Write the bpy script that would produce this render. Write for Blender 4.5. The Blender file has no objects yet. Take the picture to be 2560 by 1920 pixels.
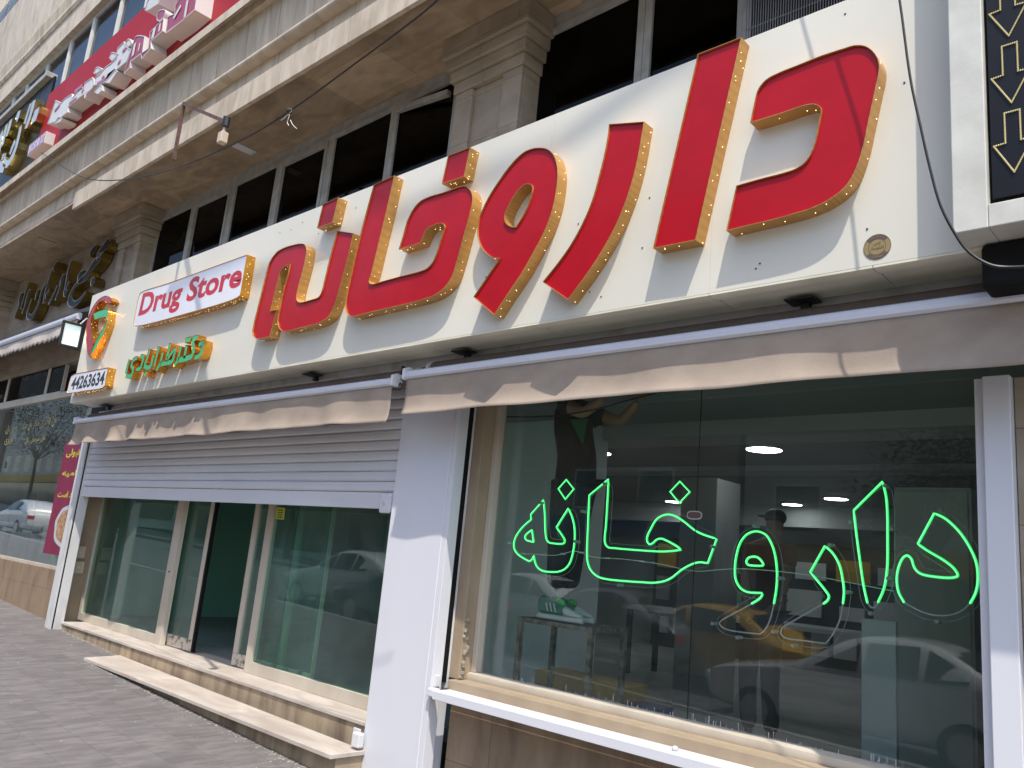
import bpy, bmesh, math, random
from mathutils import Vector, Matrix
from mathutils.geometry import tessellate_polygon
random.seed(7)
rad = math.radians
sc = bpy.context.scene
COL = sc.collection
# ------------------------------------------------------------------ camera
H, D, FPX, CX, CY = 1.75, 3.6, 2046.65, 1280.0, 960.0      # eye height, distance to the sign, focal length
yaw, pit, rol = rad(-43.86918), rad(12.16976), rad(5.39959)
cy_, sy_, cp_, sp_, cr_, sr_ = math.cos(yaw), math.sin(yaw), math.cos(pit), math.sin(pit), math.cos(rol), math.sin(rol)
fwd = Vector((sy_*cp_, cy_*cp_, sp_)); rt0 = Vector((cy_, -sy_, 0)); up0 = rt0.cross(fwd)
rgt = cr_*rt0 + sr_*up0; upv = -sr_*rt0 + cr_*up0
EYE = Vector((0, -D, H))
cam = bpy.data.cameras.new('camera'); cam.sensor_width = 36; cam.lens = FPX/2560*36; cam.clip_end = 2000; cam.clip_start = .05
camo = bpy.data.objects.new('camera', cam); COL.objects.link(camo); sc.camera = camo
camo.matrix_world = Matrix(((rgt.x, upv.x, -fwd.x, EYE.x), (rgt.y, upv.y, -fwd.y, EYE.y), (rgt.z, upv.z, -fwd.z, EYE.z), (0, 0, 0, 1)))
# ------------------------------------------------------------------ light
SUN = Vector((.33, -.316, .89)).normalized()                # towards the sun
w = bpy.data.worlds.new('World'); sc.world = w; w.use_nodes = True
nt = w.node_tree; bg = nt.nodes['Background']
sky = nt.nodes.new('ShaderNodeTexSky'); sky.sky_type = 'NISHITA'; sky.sun_disc = False
sky.sun_elevation = math.asin(SUN.z); sky.sun_rotation = math.atan2(SUN.x, SUN.y); sky.dust_density = 1.5
nt.links.new(sky.outputs[0], bg.inputs[0]); bg.inputs[1].default_value = .15
sl = bpy.data.lights.new('sun', 'SUN'); sl.energy = 2.3; sl.angle = rad(.53); sl.color = (1, .94, .84)
so = bpy.data.objects.new('sun', sl); COL.objects.link(so); so.rotation_euler = SUN.to_track_quat('Z', 'Y').to_euler(); so.location = (5, -6, 14)
sc.view_settings.view_transform = 'Standard'; sc.view_settings.look = 'None'; sc.view_settings.exposure = 1.08; sc.view_settings.gamma = 1
sc.render.engine = 'CYCLES'
cyc = sc.cycles; cyc.use_denoising = True; cyc.max_bounces = 10; cyc.transparent_max_bounces = 24; cyc.glossy_bounces = 5; cyc.sample_clamp_indirect = 6
# ------------------------------------------------------------------ projection: a photo pixel to the point of a real plane
def ray(x, y): return fwd + rgt*((x-CX)/FPX) - upv*((y-CY)/FPX)
def at(x, y, Y=0.0):
    r = ray(x, y); return EYE + r*((D+Y)/r.y)
def atZ(x, y, Z):
    r = ray(x, y); return EYE + r*((Z-H)/r.z)
def atX(x, y, X):
    r = ray(x, y); return EYE + r*(X/r.x)
def G(ox, oy, s): return lambda x, y: (ox+x*s, oy+y*s)
K = 640/2212
def zg(X, Y): return H + (-1.42 - .033*(X+9.8) + .03*(Y-.5))   # the pavement falls along the street
# ------------------------------------------------------------------ materials
MATS = {}
def M(name, col, rough=.5, metal=0., var=0., scale=3., bump=0., bscale=60., spec=.5, coat=0., col2=None, stretch=(1, 1, 1), detail=5., tiles=None, emit=None, thr=None, dist=0.):
    m = bpy.data.materials.new(name); m.use_nodes = True; n = m.node_tree.nodes; L = m.node_tree.links; p = n['Principled BSDF']
    p.inputs['Roughness'].default_value = rough; p.inputs['Metallic'].default_value = metal
    p.inputs['Specular IOR Level'].default_value = spec; p.inputs['Coat Weight'].default_value = coat; p.inputs['Coat Roughness'].default_value = .08
    p.inputs['Base Color'].default_value = (*col, 1)
    src = None
    if var or col2 or bump or tiles:
        geo = n.new('ShaderNodeNewGeometry'); mp = n.new('ShaderNodeMapping'); mp.inputs['Scale'].default_value = stretch
        L.new(geo.outputs['Position'], mp.inputs[0])
    if var or col2:
        no = n.new('ShaderNodeTexNoise'); no.inputs['Scale'].default_value = scale; no.inputs['Detail'].default_value = detail; no.inputs['Distortion'].default_value = dist
        L.new(mp.outputs[0], no.inputs['Vector'])
        c2 = col2 or tuple(c*(1-var) for c in col)
        rp = n.new('ShaderNodeValToRGB'); lo, hi = thr or (.32, .68)
        rp.color_ramp.elements[0].position = lo; rp.color_ramp.elements[1].position = hi
        rp.color_ramp.elements[0].color = (*c2, 1); rp.color_ramp.elements[1].color = (*col, 1)
        L.new(no.outputs[0], rp.inputs[0]); src = rp.outputs[0]
        if rough > .2:
            mr = n.new('ShaderNodeMapRange'); mr.inputs[3].default_value = rough*1.25 if rough < .75 else .95; mr.inputs[4].default_value = rough*.85
            L.new(no.outputs[0], mr.inputs[0]); L.new(mr.outputs[0], p.inputs['Roughness'])
    if tiles:
        ax, tw, th, mor, dark, tv, off = tiles
        sx = n.new('ShaderNodeSeparateXYZ'); L.new(geo.outputs['Position'], sx.inputs[0])
        cb = n.new('ShaderNodeCombineXYZ'); L.new(sx.outputs[ax[0]], cb.inputs[0]); L.new(sx.outputs[ax[1]], cb.inputs[1])
        b = n.new('ShaderNodeTexBrick'); b.inputs['Scale'].default_value = 1; b.inputs['Brick Width'].default_value = tw; b.inputs['Row Height'].default_value = th
        b.inputs['Mortar Size'].default_value = mor; b.inputs['Mortar Smooth'].default_value = .2; b.offset = off
        b.inputs['Color1'].default_value = (1, 1, 1, 1); b.inputs['Color2'].default_value = (1-tv, 1-tv, 1-tv, 1); b.inputs['Mortar'].default_value = (dark, dark, dark, 1)
        L.new(cb.outputs[0], b.inputs['Vector'])
        mx = n.new('ShaderNodeMix'); mx.data_type = 'RGBA'; mx.blend_type = 'MULTIPLY'; mx.inputs[0].default_value = 1
        if src: L.new(src, mx.inputs[6])
        else: mx.inputs[6].default_value = (*col, 1)
        L.new(b.outputs['Color'], mx.inputs[7]); src = mx.outputs[2]
    if src: L.new(src, p.inputs['Base Color'])
    if bump:
        nb = n.new('ShaderNodeTexNoise'); nb.inputs['Scale'].default_value = bscale; nb.inputs['Detail'].default_value = 4
        L.new(mp.outputs[0], nb.inputs['Vector'])
        bu = n.new('ShaderNodeBump'); bu.inputs['Strength'].default_value = min(1, bump); bu.inputs['Distance'].default_value = .01
        L.new(nb.outputs[0], bu.inputs['Height']); L.new(bu.outputs[0], p.inputs['Normal'])
    if emit:
        p.inputs['Emission Color'].default_value = (*emit[0], 1); p.inputs['Emission Strength'].default_value = emit[1]
    MATS[name] = m; return m
def glass(name, tint, refl=1.0, wav=0.0, dirt_haze=0.0):
    m = bpy.data.materials.new(name); m.use_nodes = True; n = m.node_tree.nodes; L = m.node_tree.links
    n.remove(n['Principled BSDF']); out = n['Material Output']
    tr = n.new('ShaderNodeBsdfTransparent'); tr.inputs[0].default_value = (*tint, 1)
    gl = n.new('ShaderNodeBsdfGlossy'); gl.inputs['Roughness'].default_value = 0.0; gl.inputs[0].default_value = (refl, refl, refl, 1)
    fr = n.new('ShaderNodeFresnel')
    gb = n.new('ShaderNodeNewGeometry'); ir = n.new('ShaderNodeMapRange'); ir.inputs[3].default_value = 1.5; ir.inputs[4].default_value = 1/1.5   # same index from either side
    L.new(gb.outputs['Backfacing'], ir.inputs[0]); L.new(ir.outputs[0], fr.inputs[0])
    mx = n.new('ShaderNodeMixShader'); L.new(fr.outputs[0], mx.inputs[0]); L.new(tr.outputs[0], mx.inputs[1]); L.new(gl.outputs[0], mx.inputs[2]); L.new(mx.outputs[0], out.inputs[0])
    if dirt_haze:   # dirty film; its pale teal also paints the haze reflected in the panes
        df = n.new('ShaderNodeBsdfDiffuse'); df.inputs[0].default_value = (.55, .66, .62, 1)
        nd = n.new('ShaderNodeTexNoise'); nd.inputs['Scale'].default_value = 1.4; nd.inputs['Detail'].default_value = 8; nd.inputs['Distortion'].default_value = 1.2
        gp = n.new('ShaderNodeNewGeometry'); L.new(gp.outputs['Position'], nd.inputs['Vector'])
        rm = n.new('ShaderNodeMapRange'); rm.inputs[1].default_value = .3; rm.inputs[2].default_value = .75; rm.inputs[3].default_value = dirt_haze*.35; rm.inputs[4].default_value = dirt_haze*1.6
        L.new(nd.outputs[0], rm.inputs[0]); m2 = n.new('ShaderNodeMixShader'); L.new(rm.outputs[0], m2.inputs[0]); L.new(mx.outputs[0], m2.inputs[1]); L.new(df.outputs[0], m2.inputs[2]); L.new(m2.outputs[0], out.inputs[0])
    if wav:
        no = n.new('ShaderNodeTexNoise'); no.inputs['Scale'].default_value = .8; geo = n.new('ShaderNodeNewGeometry'); L.new(geo.outputs['Position'], no.inputs['Vector'])
        bu = n.new('ShaderNodeBump'); bu.inputs['Strength'].default_value = wav; bu.inputs['Distance'].default_value = .02
        L.new(no.outputs[0], bu.inputs['Height']); L.new(bu.outputs[0], gl.inputs['Normal']); L.new(bu.outputs[0], fr.inputs['Normal'])
    MATS[name] = m; return m
white_panel = M('white_panel', (.75, .72, .615), .32, var=.10, scale=.9, bump=.03, bscale=3, detail=6)
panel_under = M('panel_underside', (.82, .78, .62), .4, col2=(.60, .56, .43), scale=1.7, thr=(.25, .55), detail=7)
red_acrylic = M('red_acrylic', (.44, .006, .014), .30, spec=.2, coat=.08, var=.12, scale=6, bump=.02, bscale=9)
green_acrylic = M('green_acrylic', (.05, .50, .20), .25, coat=.4, var=.08, scale=9)
crimson = M('crimson_acrylic', (.42, .03, .06), .25, coat=.4, var=.08)
def gold_mat():
    m = M('gold_perforated', (.60, .315, .085), .34, metal=.4, var=.08, scale=5)
    n = m.node_tree.nodes; L = m.node_tree.links; p = n['Principled BSDF']
    geo = n.new('ShaderNodeNewGeometry'); v = n.new('ShaderNodeTexVoronoi'); v.inputs['Scale'].default_value = 95; v.inputs['Randomness'].default_value = .15
    L.new(geo.outputs['Position'], v.inputs['Vector'])
    r = n.new('ShaderNodeValToRGB'); r.color_ramp.elements[0].position = .22; r.color_ramp.elements[1].position = .34
    r.color_ramp.elements[0].color = (.55, .5, .42, 1); r.color_ramp.elements[1].color = (1, 1, 1, 1)
    L.new(v.outputs['Distance'], r.inputs[0])
    mx = n.new('ShaderNodeMix'); mx.data_type = 'RGBA'; mx.blend_type = 'MULTIPLY'; mx.inputs[0].default_value = 1
    o = p.inputs['Base Color'].links[0].from_socket; L.new(o, mx.inputs[6]); L.new(r.outputs[0], mx.inputs[7]); L.new(mx.outputs[2], p.inputs['Base Color'])
    return m
gold = gold_mat()
amber = M('amber_mirror', (.80, .38, .06), .16, metal=.85, var=.25, scale=14, bump=.12, bscale=30)
old_gold = M('old_gold', (.36, .25, .06), .28, metal=.8, var=.35, scale=4, stretch=(1, 1, .3))
bright_brass = M('bright_brass', (.60, .50, .20), .16, metal=.95, var=.25, scale=6)
led_warm = M('warm_led', (1, .8, .4), .4, emit=((1, .80, .42), 2.0))
white_acrylic = M('white_acrylic', (.80, .80, .86), .22, coat=.3, var=.03)
ink_red = M('red_vinyl', (.56, .015, .03), .35, var=.06)
ink_black = M('black_vinyl', (.025, .024, .035), .35, var=.1)
silver_trim = M('silver_trim', (.62, .60, .56), .3, metal=.6, var=.1)
stone_lit = M('marble_band', (.62, .52, .395), .6, col2=(.44, .355, .26), scale=2.6, stretch=(2.5, 1, .8), bump=.15, bscale=25, detail=8, thr=(.3, .6), dist=.6, tiles=((0, 2), 1.1, 9.0, .003, .45, .08, 0))
stone_grey = M('weathered_stone', (.68, .57, .42), .75, col2=(.45, .365, .265), scale=2.2, stretch=(3, 1, .5), bump=.35, bscale=18, detail=9, thr=(.3, .66), dist=.8, tiles=((0, 2), .62, 9.0, .004, .3, .12, 0))
stone_wall = M('beige_stone', (.42, .345, .255), .6, col2=(.28, .22, .155), scale=1.8, stretch=(1, 1, 2.4), bump=.2, bscale=22, detail=9, thr=(.28, .7), dist=1.0, tiles=((0, 2), .9, .42, .003, .5, .14, .5))
stone_soffit = M('soffit_stone', (.58, .43, .285), .38, col2=(.31, .228, .148), scale=1.5, stretch=(1.2, 2.6, 1), bump=.12, bscale=30, detail=9, thr=(.28, .7), dist=1.4, tiles=((1, 0), .52, .92, .004, .62, .30, .5))
stone_brown = M('brown_travertine', (.33, .235, .15), .55, col2=(.21, .145, .095), scale=2.0, stretch=(3, 3, .7), bump=.25, bscale=40, detail=9, thr=(.3, .68), dist=.9, tiles=((0, 2), 1.3, .40, .003, .5, .10, .5))
jamb_stone = M('jamb_stone', (.40, .315, .215), .55, col2=(.30, .225, .15), scale=3, stretch=(1, 1, .5), bump=.15, bscale=30, detail=8)
marble_step = M('marble_step', (.58, .52, .455), .45, col2=(.42, .355, .30), scale=1.3, stretch=(1.2, 3.5, 1), bump=.1, bscale=30, detail=9, dist=1.2, tiles=((0, 1), 1.6, 9.0, .003, .6, .05, 0))
riser_stone = M('riser_stone', (.40, .31, .205), .7, col2=(.17, .125, .085), scale=2.4, stretch=(3, 1, .7), bump=.3, bscale=40, detail=9, thr=(.3, .62))
pave = M('paver', (.185, .168, .162), .8, col2=(.142, .129, .126), scale=6, stretch=(2.2, .8, 1), bump=.6, bscale=45, detail=12, thr=(.42, .62), dist=.5, tiles=((0, 1), .15, .31, .005, .74, .20, .5))
asphalt = M('asphalt', (.13, .13, .13), .85, var=.3, scale=2, bump=.5, bscale=120)
earth = M('earth', (.16, .14, .11), .9, var=.3, scale=.6)
concrete = M('concrete', (.36, .35, .33), .8, var=.2, scale=2, bump=.2)
mortar = M('old_mortar', (.36, .32, .25), .9, var=.35, scale=14, bump=.8, bscale=50)
white_metal = M('white_painted_metal', (.70, .70, .735), .34, var=.05, scale=1.6, stretch=(1, 1, .4), bump=.02, bscale=5)
white_dull = M('white_scuffed_metal', (.62, .62, .62), .45, col2=(.40, .39, .37), scale=5, stretch=(1, 1, .3), thr=(.25, .5), bump=.1)
shutter_m = M('shutter_slat', (.74, .74, .77), .40, var=.12, scale=1.4, stretch=(.5, 1, 3), bump=.04, bscale=6)
bar_white = M('awning_bar_white', (.72, .73, .80), .22, var=.06, scale=1.5, coat=.3)
fabric_dark = M('awning_roll_fabric', (.15, .118, .105), .9, var=.22, scale=3, bump=.4, bscale=220)
fabric = M('awning_fabric', (.385, .31, .245), .9, col2=(.29, .232, .185), scale=3.5, stretch=(1, 1, 1.6), thr=(.25, .62), bump=.3, bscale=200, detail=8)
fabric_pink = M('pale_awning_fabric', (.60, .53, .47), .9, var=.15, scale=3, bump=.3, bscale=150)
fabric_grey = M('grey_awning_cloth', (.24, .22, .21), .9, var=.15, scale=3)
black_iron = M('black_iron', (.02, .02, .022), .5, var=.3)
rusty = M('rusty_steel', (.16, .085, .07), .8, col2=(.09, .045, .035), scale=18, bump=.4, bscale=60)
alu_beige = M('beige_aluminium', (.56, .50, .41), .42, col2=(.47, .41, .33), scale=4, stretch=(1, 1, .3), bump=.05)
alu_dirty = M('scuffed_aluminium', (.56, .50, .41), .5, col2=(.16, .12, .09), scale=16, thr=(.38, .5), bump=.5, bscale=40)
pvc_grey = M('pvc_frame', (.42, .41, .38), .5, col2=(.30, .28, .25), scale=7, bump=.03)
pvc_white = M('pvc_frame_white', (.68, .66, .60), .5, var=.15, scale=4)
gasket = M('black_gasket', (.006, .006, .006), .7, spec=.2)
glass_win = glass('window_glass', (.89, .925, .92), .95, .0, .022)
glass_green = glass('green_glass', (.72, .90, .84), .85, .0, .05)
glass_dark = glass('tinted_glass', (.10, .085, .075), .30, .0)
glass_upper = glass('upper_glass', (.72, .74, .76), .45, .0)
dark_room = M('dark_room', (.012, .009, .007), .9)
curtain = M('grey_blind', (.20, .21, .23), .8, var=.1, stretch=(6, 6, .2))
in_floor = M('interior_floor', (.34, .34, .34), .5, var=.3, scale=1.2, detail=8, bump=.1, bscale=20)
in_wall = M('interior_wall', (.46, .475, .475), .7, var=.12, scale=1)
in_ceil = M('interior_ceiling', (.26, .28, .27), .8, var=.1, scale=.8)
in_green = M('green_paint', (.085, .29, .195), .6, var=.15, scale=1.2)
in_greenlt = M('light_green_paint', (.22, .44, .35), .6, var=.12, scale=1.2)
in_grey = M('grey_board', (.22, .23, .23), .6, var=.08)
in_white = M('white_board', (.55, .56, .55), .5, var=.08)
in_pale = M('pale_paint', (.80, .84, .86), .7, var=.06)
in_dark = M('dark_furniture', (.03, .03, .032), .5, var=.2)
lamp_on = M('lamp_diffuser', (1, 1, 1), .4, emit=((.96, 1, 1), 9))
neon_on = M('green_neon', (.03, .9, .2), .3, emit=((.02, 1, .12), .50))
neon_core = M('green_neon_core', (.5, 1, .6), .3, emit=((.16, 1, .34), 1.15))
neon_off = M('unlit_tube', (.50, .50, .50), .4, var=.2, scale=60)
acrylic_edge = M('acrylic_edge', (.30, .31, .31), .3)
acrylic = glass('clear_acrylic', (.90, .92, .92), .7)
flood_glass = M('floodlight_lens', (.9, .95, .95), .3, emit=((.66, .95, .88), .24))
flood_led = M('floodlight_led', (1, 1, 1), .3, emit=((.9, 1, .98), 1.1))
red_sheet = M('red_sheet', (.37, .014, .022), .5, var=.06, scale=1, spec=.15)
letter_white = M('letter_return_white', (.66, .63, .60), .4, var=.08, scale=3)
letter_red = M('letter_face_red', (.36, .035, .07), .35, var=.05)
black_glass = M('black_gloss_panel', (.008, .009, .013), .4, var=.2, spec=.25)
cream_frame = M('cream_metal_frame', (.66, .65, .58), .4, col2=(.52, .51, .45), scale=6, bump=.05)
led_gold = M('gold_led_dots', (.62, .55, .30), .35, metal=.3, emit=((.9, .75, .35), .12))
sticker_gold = M('sticker_gold', (.42, .31, .13), .35, metal=.4, var=.1)
sticker_brown = M('sticker_brown', (.13, .085, .07), .5)
plastic_cream = M('cream_plastic', (.60, .50, .37), .45, var=.08)
magenta = M('magenta_print', (.22, .009, .055), .45, var=.1)
yellow_print = M('yellow_print', (.62, .58, .04), .5)
food = M('food_print', (.34, .15, .055), .5, col2=(.50, .33, .20), scale=22, thr=(.4, .6))
dish = M('dish_print', (.55, .60, .62), .5, var=.2, scale=20)
gold_print = M('gold_print', (.42, .34, .13), .4, metal=.3)
cable_black = M('black_cable', (.015, .015, .016), .5)
string_white = M('white_string', (.7, .68, .62), .8)
skin = M('skin', (.36, .20, .13), .5, var=.1, scale=12)
denim = M('dark_trousers', (.009, .010, .017), .85, var=.3, scale=8, bump=.3)
tshirt = M('black_tshirt', (.006, .006, .006), .85, var=.3, scale=8, bump=.3)
shirt_green = M('green_shirt_print', (.02, .13, .055), .8)
maroon = M('maroon_shirt', (.11, .012, .016), .85, var=.2, bump=.3)
hair = M('dark_hair', (.012, .010, .009), .6)
shoe_white = M('shoe_white', (.55, .56, .54), .6, var=.12, scale=12)
shoe_green = M('shoe_green', (.03, .17, .11), .6, var=.2, scale=12)
shoe_teal = M('shoe_teal', (.02, .14, .15), .6)
shoe_neon = M('shoe_neon', (.06, .45, .09), .6)
stool_m = M('worn_metal', (.20, .18, .13), .7, col2=(.05, .045, .035), scale=20, thr=(.35, .6), bump=.3)
yellow_tool = M('yellow_tool', (.50, .29, .02), .6, var=.2)
blue_tool = M('blue_tool', (.02, .06, .20), .6, var=.2)
car_white = M('car_white', (.78, .78, .77), .25, coat=1)
car_yellow = M('car_yellow', (.72, .42, .04), .25, coat=1)
car_grey = M('car_grey', (.22, .23, .24), .25, metal=.3, coat=1)
car_black = M('car_black', (.02, .022, .025), .2, coat=1)
car_glass = M('car_glass', (.015, .018, .02), .08)
tyre = M('tyre', (.02, .02, .02), .85)
rimm = M('wheel_rim', (.5, .5, .52), .3, metal=.8)
red_lens = M('red_lens', (.45, .02, .02), .2)
clear_lens = M('clear_lens', (.6, .6, .6), .15)
plaster_a = M('pale_plaster', (.52, .48, .41), .8, var=.15, scale=.6)
plaster_b = M('brick_facade', (.34, .24, .16), .8, var=.2, scale=.7, tiles=((0, 2), .3, .09, .01, .7, .2, .5))
bark = M('bark', (.10, .075, .05), .9, var=.3, scale=9, bump=.6)
leaf = M('leaf', (.055, .10, .028), .6, col2=(.035, .065, .018), scale=1.5)
yellow_sticker = M('yellow_sticker', (.55, .58, .06), .5)
grille_m = M('grille_steel', (.28, .26, .24), .5, metal=.5, var=.3)
# ------------------------------------------------------------------ builders
def tag(o, label=None, cat=None, group=None, kind=None):
    if label: o['label'] = label
    if cat: o['category'] = cat
    if group: o['group'] = group
    if kind: o['kind'] = kind
    return o
def thing(name, label, cat, loc=(0, 0, 0), group=None):
    o = bpy.data.objects.new(name, None); COL.objects.link(o); o.location = loc; o.empty_display_size = .1
    return tag(o, label, cat, group)
def origin(o):
    v = Vector((0, 0, 0))
    while o: v += o.location; o = o.parent
    return v
class MB:
    def __init__(s): s.v = []; s.f = []; s.mi = []; s.cur = 0
    def add(s, vs, fs):
        b = len(s.v); s.v += [Vector(p) for p in vs]; s.f += [tuple(i+b for i in f) for f in fs]; s.mi += [s.cur]*len(fs); return s
    def box(s, x0, x1, y0, y1, z0, z1):
        return s.add([(x0, y0, z0), (x1, y0, z0), (x1, y1, z0), (x0, y1, z0), (x0, y0, z1), (x1, y0, z1), (x1, y1, z1), (x0, y1, z1)],
                     [(0, 3, 2, 1), (4, 5, 6, 7), (0, 1, 5, 4), (1, 2, 6, 5), (2, 3, 7, 6), (3, 0, 4, 7)])
    def hexa(s, b, t):   # bottom and top quads
        return s.add(list(b)+list(t), [(0, 3, 2, 1), (4, 5, 6, 7), (0, 1, 5, 4), (1, 2, 6, 5), (2, 3, 7, 6), (3, 0, 4, 7)])
    def quad(s, a, b, c, d): return s.add([a, b, c, d], [(0, 1, 2, 3)])
    def prof(s, pts, x0, x1):   # profile of (Y,Z) swept along X
        n = len(pts); vs = [(x0, y, z) for y, z in pts]+[(x1, y, z) for y, z in pts]
        fs = [(i, (i+1) % n, n+(i+1) % n, n+i) for i in range(n)]
        tri = tessellate_polygon([[Vector((y, z, 0)) for y, z in pts]])
        return s.add(vs, fs+[tuple(t) for t in tri]+[tuple(n+i for i in reversed(t)) for t in tri])
    def wall(s, loops, Y0, Y1, fill0=True, fill1=False, sides=True):   # loops in world XZ, first outer; extruded Y0 (front) to Y1
        for lp in loops if sides else []:
            n = len(lp); vs = [(x, Y0, z) for x, z in lp]+[(x, Y1, z) for x, z in lp]
            s.add(vs, [(i, (i+1) % n, n+(i+1) % n, n+i) for i in range(n)])
        allp = [p for lp in loops for p in lp]
        tri = tessellate_polygon([[Vector((x, z, 0)) for x, z in lp] for lp in loops])
        if fill0: s.add([(x, Y0, z) for x, z in allp], [tuple(t) for t in tri])
        if fill1: s.add([(x, Y1, z) for x, z in allp], [tuple(t) for t in tri])
        return s
    def tube(s, pts, r, n=8, closed=False, cap=True):
        pts = [Vector(p) for p in pts]; m = len(pts); rs = r if isinstance(r, (list, tuple)) else [r]*m
        base = len(s.v); prev = None
        for i, p in enumerate(pts):
            a = pts[i-1] if (i or closed) else p; b = pts[(i+1) % m] if (i < m-1 or closed) else p
            t = (b-a).normalized() if (b-a).length > 1e-9 else Vector((1, 0, 0))
            if prev is None: u = t.orthogonal().normalized()
            else:
                u = prev - t*prev.dot(t); u = u.normalized() if u.length > 1e-6 else t.orthogonal().normalized()
            prev = u; v = t.cross(u)
            for k in range(n):
                an = 2*math.pi*k/n; s.v.append(p+(u*math.cos(an)+v*math.sin(an))*rs[i])
        for i in range(m if closed else m-1):
            for k in range(n):
                j = (i+1) % m
                s.f.append((base+i*n+k, base+i*n+(k+1) % n, base+j*n+(k+1) % n, base+j*n+k)); s.mi.append(s.cur)
        if cap and not closed:
            s.f.append(tuple(base+k for k in range(n-1, -1, -1))); s.f.append(tuple(base+(m-1)*n+k for k in range(n))); s.mi += [s.cur]*2
        return s
    def ball(s, c, r, n=6, rz=None):
        c = Vector(c); vs = []; fs = []; rz = rz or r
        for i in range(n+1):
            th = math.pi*i/n
            for k in range(n*2):
                ph = math.pi*k/n; vs.append(c+Vector((r*math.sin(th)*math.cos(ph), r*math.sin(th)*math.sin(ph), rz*math.cos(th))))
        for i in range(n):
            for k in range(n*2):
                a = i*2*n+k; b = i*2*n+(k+1) % (2*n); fs.append((a, b, b+2*n, a+2*n))
        return s.add(vs, fs)
    def build(s, name, mat, parent=None, bevel=0, smooth=False, label=None, cat=None, group=None, kind=None, seg=2):
        vs = s.v
        lo = Vector((min(v.x for v in vs), min(v.y for v in vs), min(v.z for v in vs))); hi = Vector((max(v.x for v in vs), max(v.y for v in vs), max(v.z for v in vs)))
        org = Vector(((lo.x+hi.x)/2, (lo.y+hi.y)/2, lo.z))
        me = bpy.data.meshes.new(name); me.from_pydata([v-org for v in vs], [], s.f)
        for m in (mat if isinstance(mat, (list, tuple)) else [mat]): me.materials.append(m)
        if isinstance(mat, (list, tuple)): me.polygons.foreach_set('material_index', s.mi)
        bm = bmesh.new(); bm.from_mesh(me)
        bmesh.ops.remove_doubles(bm, verts=bm.verts, dist=1e-5); bmesh.ops.recalc_face_normals(bm, faces=bm.faces)
        bm.to_mesh(me); bm.free()
        if smooth:
            me.polygons.foreach_set('use_smooth', [True]*len(me.polygons))
            me.set_sharp_from_angle(angle=rad(38))
        o = bpy.data.objects.new(name, me); COL.objects.link(o)
        o.location = org - origin(parent)
        if parent: o.parent = parent
        if bevel:
            b = o.modifiers.new('bevel', 'BEVEL'); b.width = bevel; b.segments = seg; b.limit_method = 'ANGLE'; b.angle_limit = rad(40)
        return tag(o, label, cat, group, kind)
def BX(name, mat, *a, **k): return MB().box(*a).build(name, mat, **k)
def trace(txt, g, Y, sub=6, closed=True):
    """'C x,y S x,y ...' in crop pixels -> smooth polyline of world points on plane Y (C corner, S smooth)"""
    P = []
    for t in txt.replace(';', ' ').split():
        x, y = t[1:].split(','); px = g(float(x), float(y)); p = at(px[0], px[1], Y); P.append((t[0] == 'S', p))
    n = len(P); out = []
    for i in range(n if closed else n-1):
        s1, p1 = P[i]; s2, p2 = P[(i+1) % n]
        out.append(p1)
        if not s1 and not s2: continue
        p0 = P[i-1][1] if s1 and (closed or i > 0) else p1*2-p2
        p3 = P[(i+2) % n][1] if s2 and (closed or i+2 < n) else p2*2-p1
        d0 = max((p1-p0).length, 1e-6)**.5; d1 = max((p2-p1).length, 1e-6)**.5; d2 = max((p3-p2).length, 1e-6)**.5
        m1 = ((p1-p0)/d0-(p2-p0)/(d0+d1)+(p2-p1)/d1)*d1; m2 = ((p2-p1)/d1-(p3-p1)/(d1+d2)+(p3-p2)/d2)*d1
        for k in range(1, sub):
            t = k/sub; h = (2*t**3-3*t*t+1, t**3-2*t*t+t, -2*t**3+3*t*t, t**3-t*t)
            out.append(p1*h[0]+m1*h[1]+p2*h[2]+m2*h[3])
    if not closed: out.append(P[-1][1])
    return out
def xz(pts): return [(p.x, p.z) for p in pts]
def offs(lp, d):   # inset (d<0) / outset of an XZ loop
    n = len(lp); A = sum(lp[i][0]*lp[(i+1) % n][1]-lp[(i+1) % n][0]*lp[i][1] for i in range(n)); sg = 1 if A > 0 else -1; out = []
    for i in range(n):
        a, b, c = Vector(lp[i-1]), Vector(lp[i]), Vector(lp[(i+1) % n])
        e1 = (b-a); e2 = (c-b)
        if e1.length < 1e-7 or e2.length < 1e-7: out.append(tuple(b)); continue
        n1 = Vector((e1.y, -e1.x)).normalized()*sg; n2 = Vector((e2.y, -e2.x)).normalized()*sg
        m = n1+n2
        if m.length < .2: m = n1
        m = m.normalized(); k = min(1.6, 1/max(.3, m.dot(n1)))
        out.append(tuple(b+m*d*k))
    return out
def ribbon(pts, ws):   # brush stroke: XZ centre line with widths -> outline
    L_, R_ = [], []
    n = len(pts)
    for i in range(n):
        a = Vector(pts[max(i-1, 0)]); b = Vector(pts[min(i+1, n-1)]); t = (b-a); t = t.normalized() if t.length > 1e-9 else Vector((1, 0)); nn = Vector((-t.y, t.x))*ws[i]/2
        p = Vector(pts[i]); L_.append(tuple(p+nn)); R_.append(tuple(p-nn))
    return L_+R_[::-1]
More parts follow.
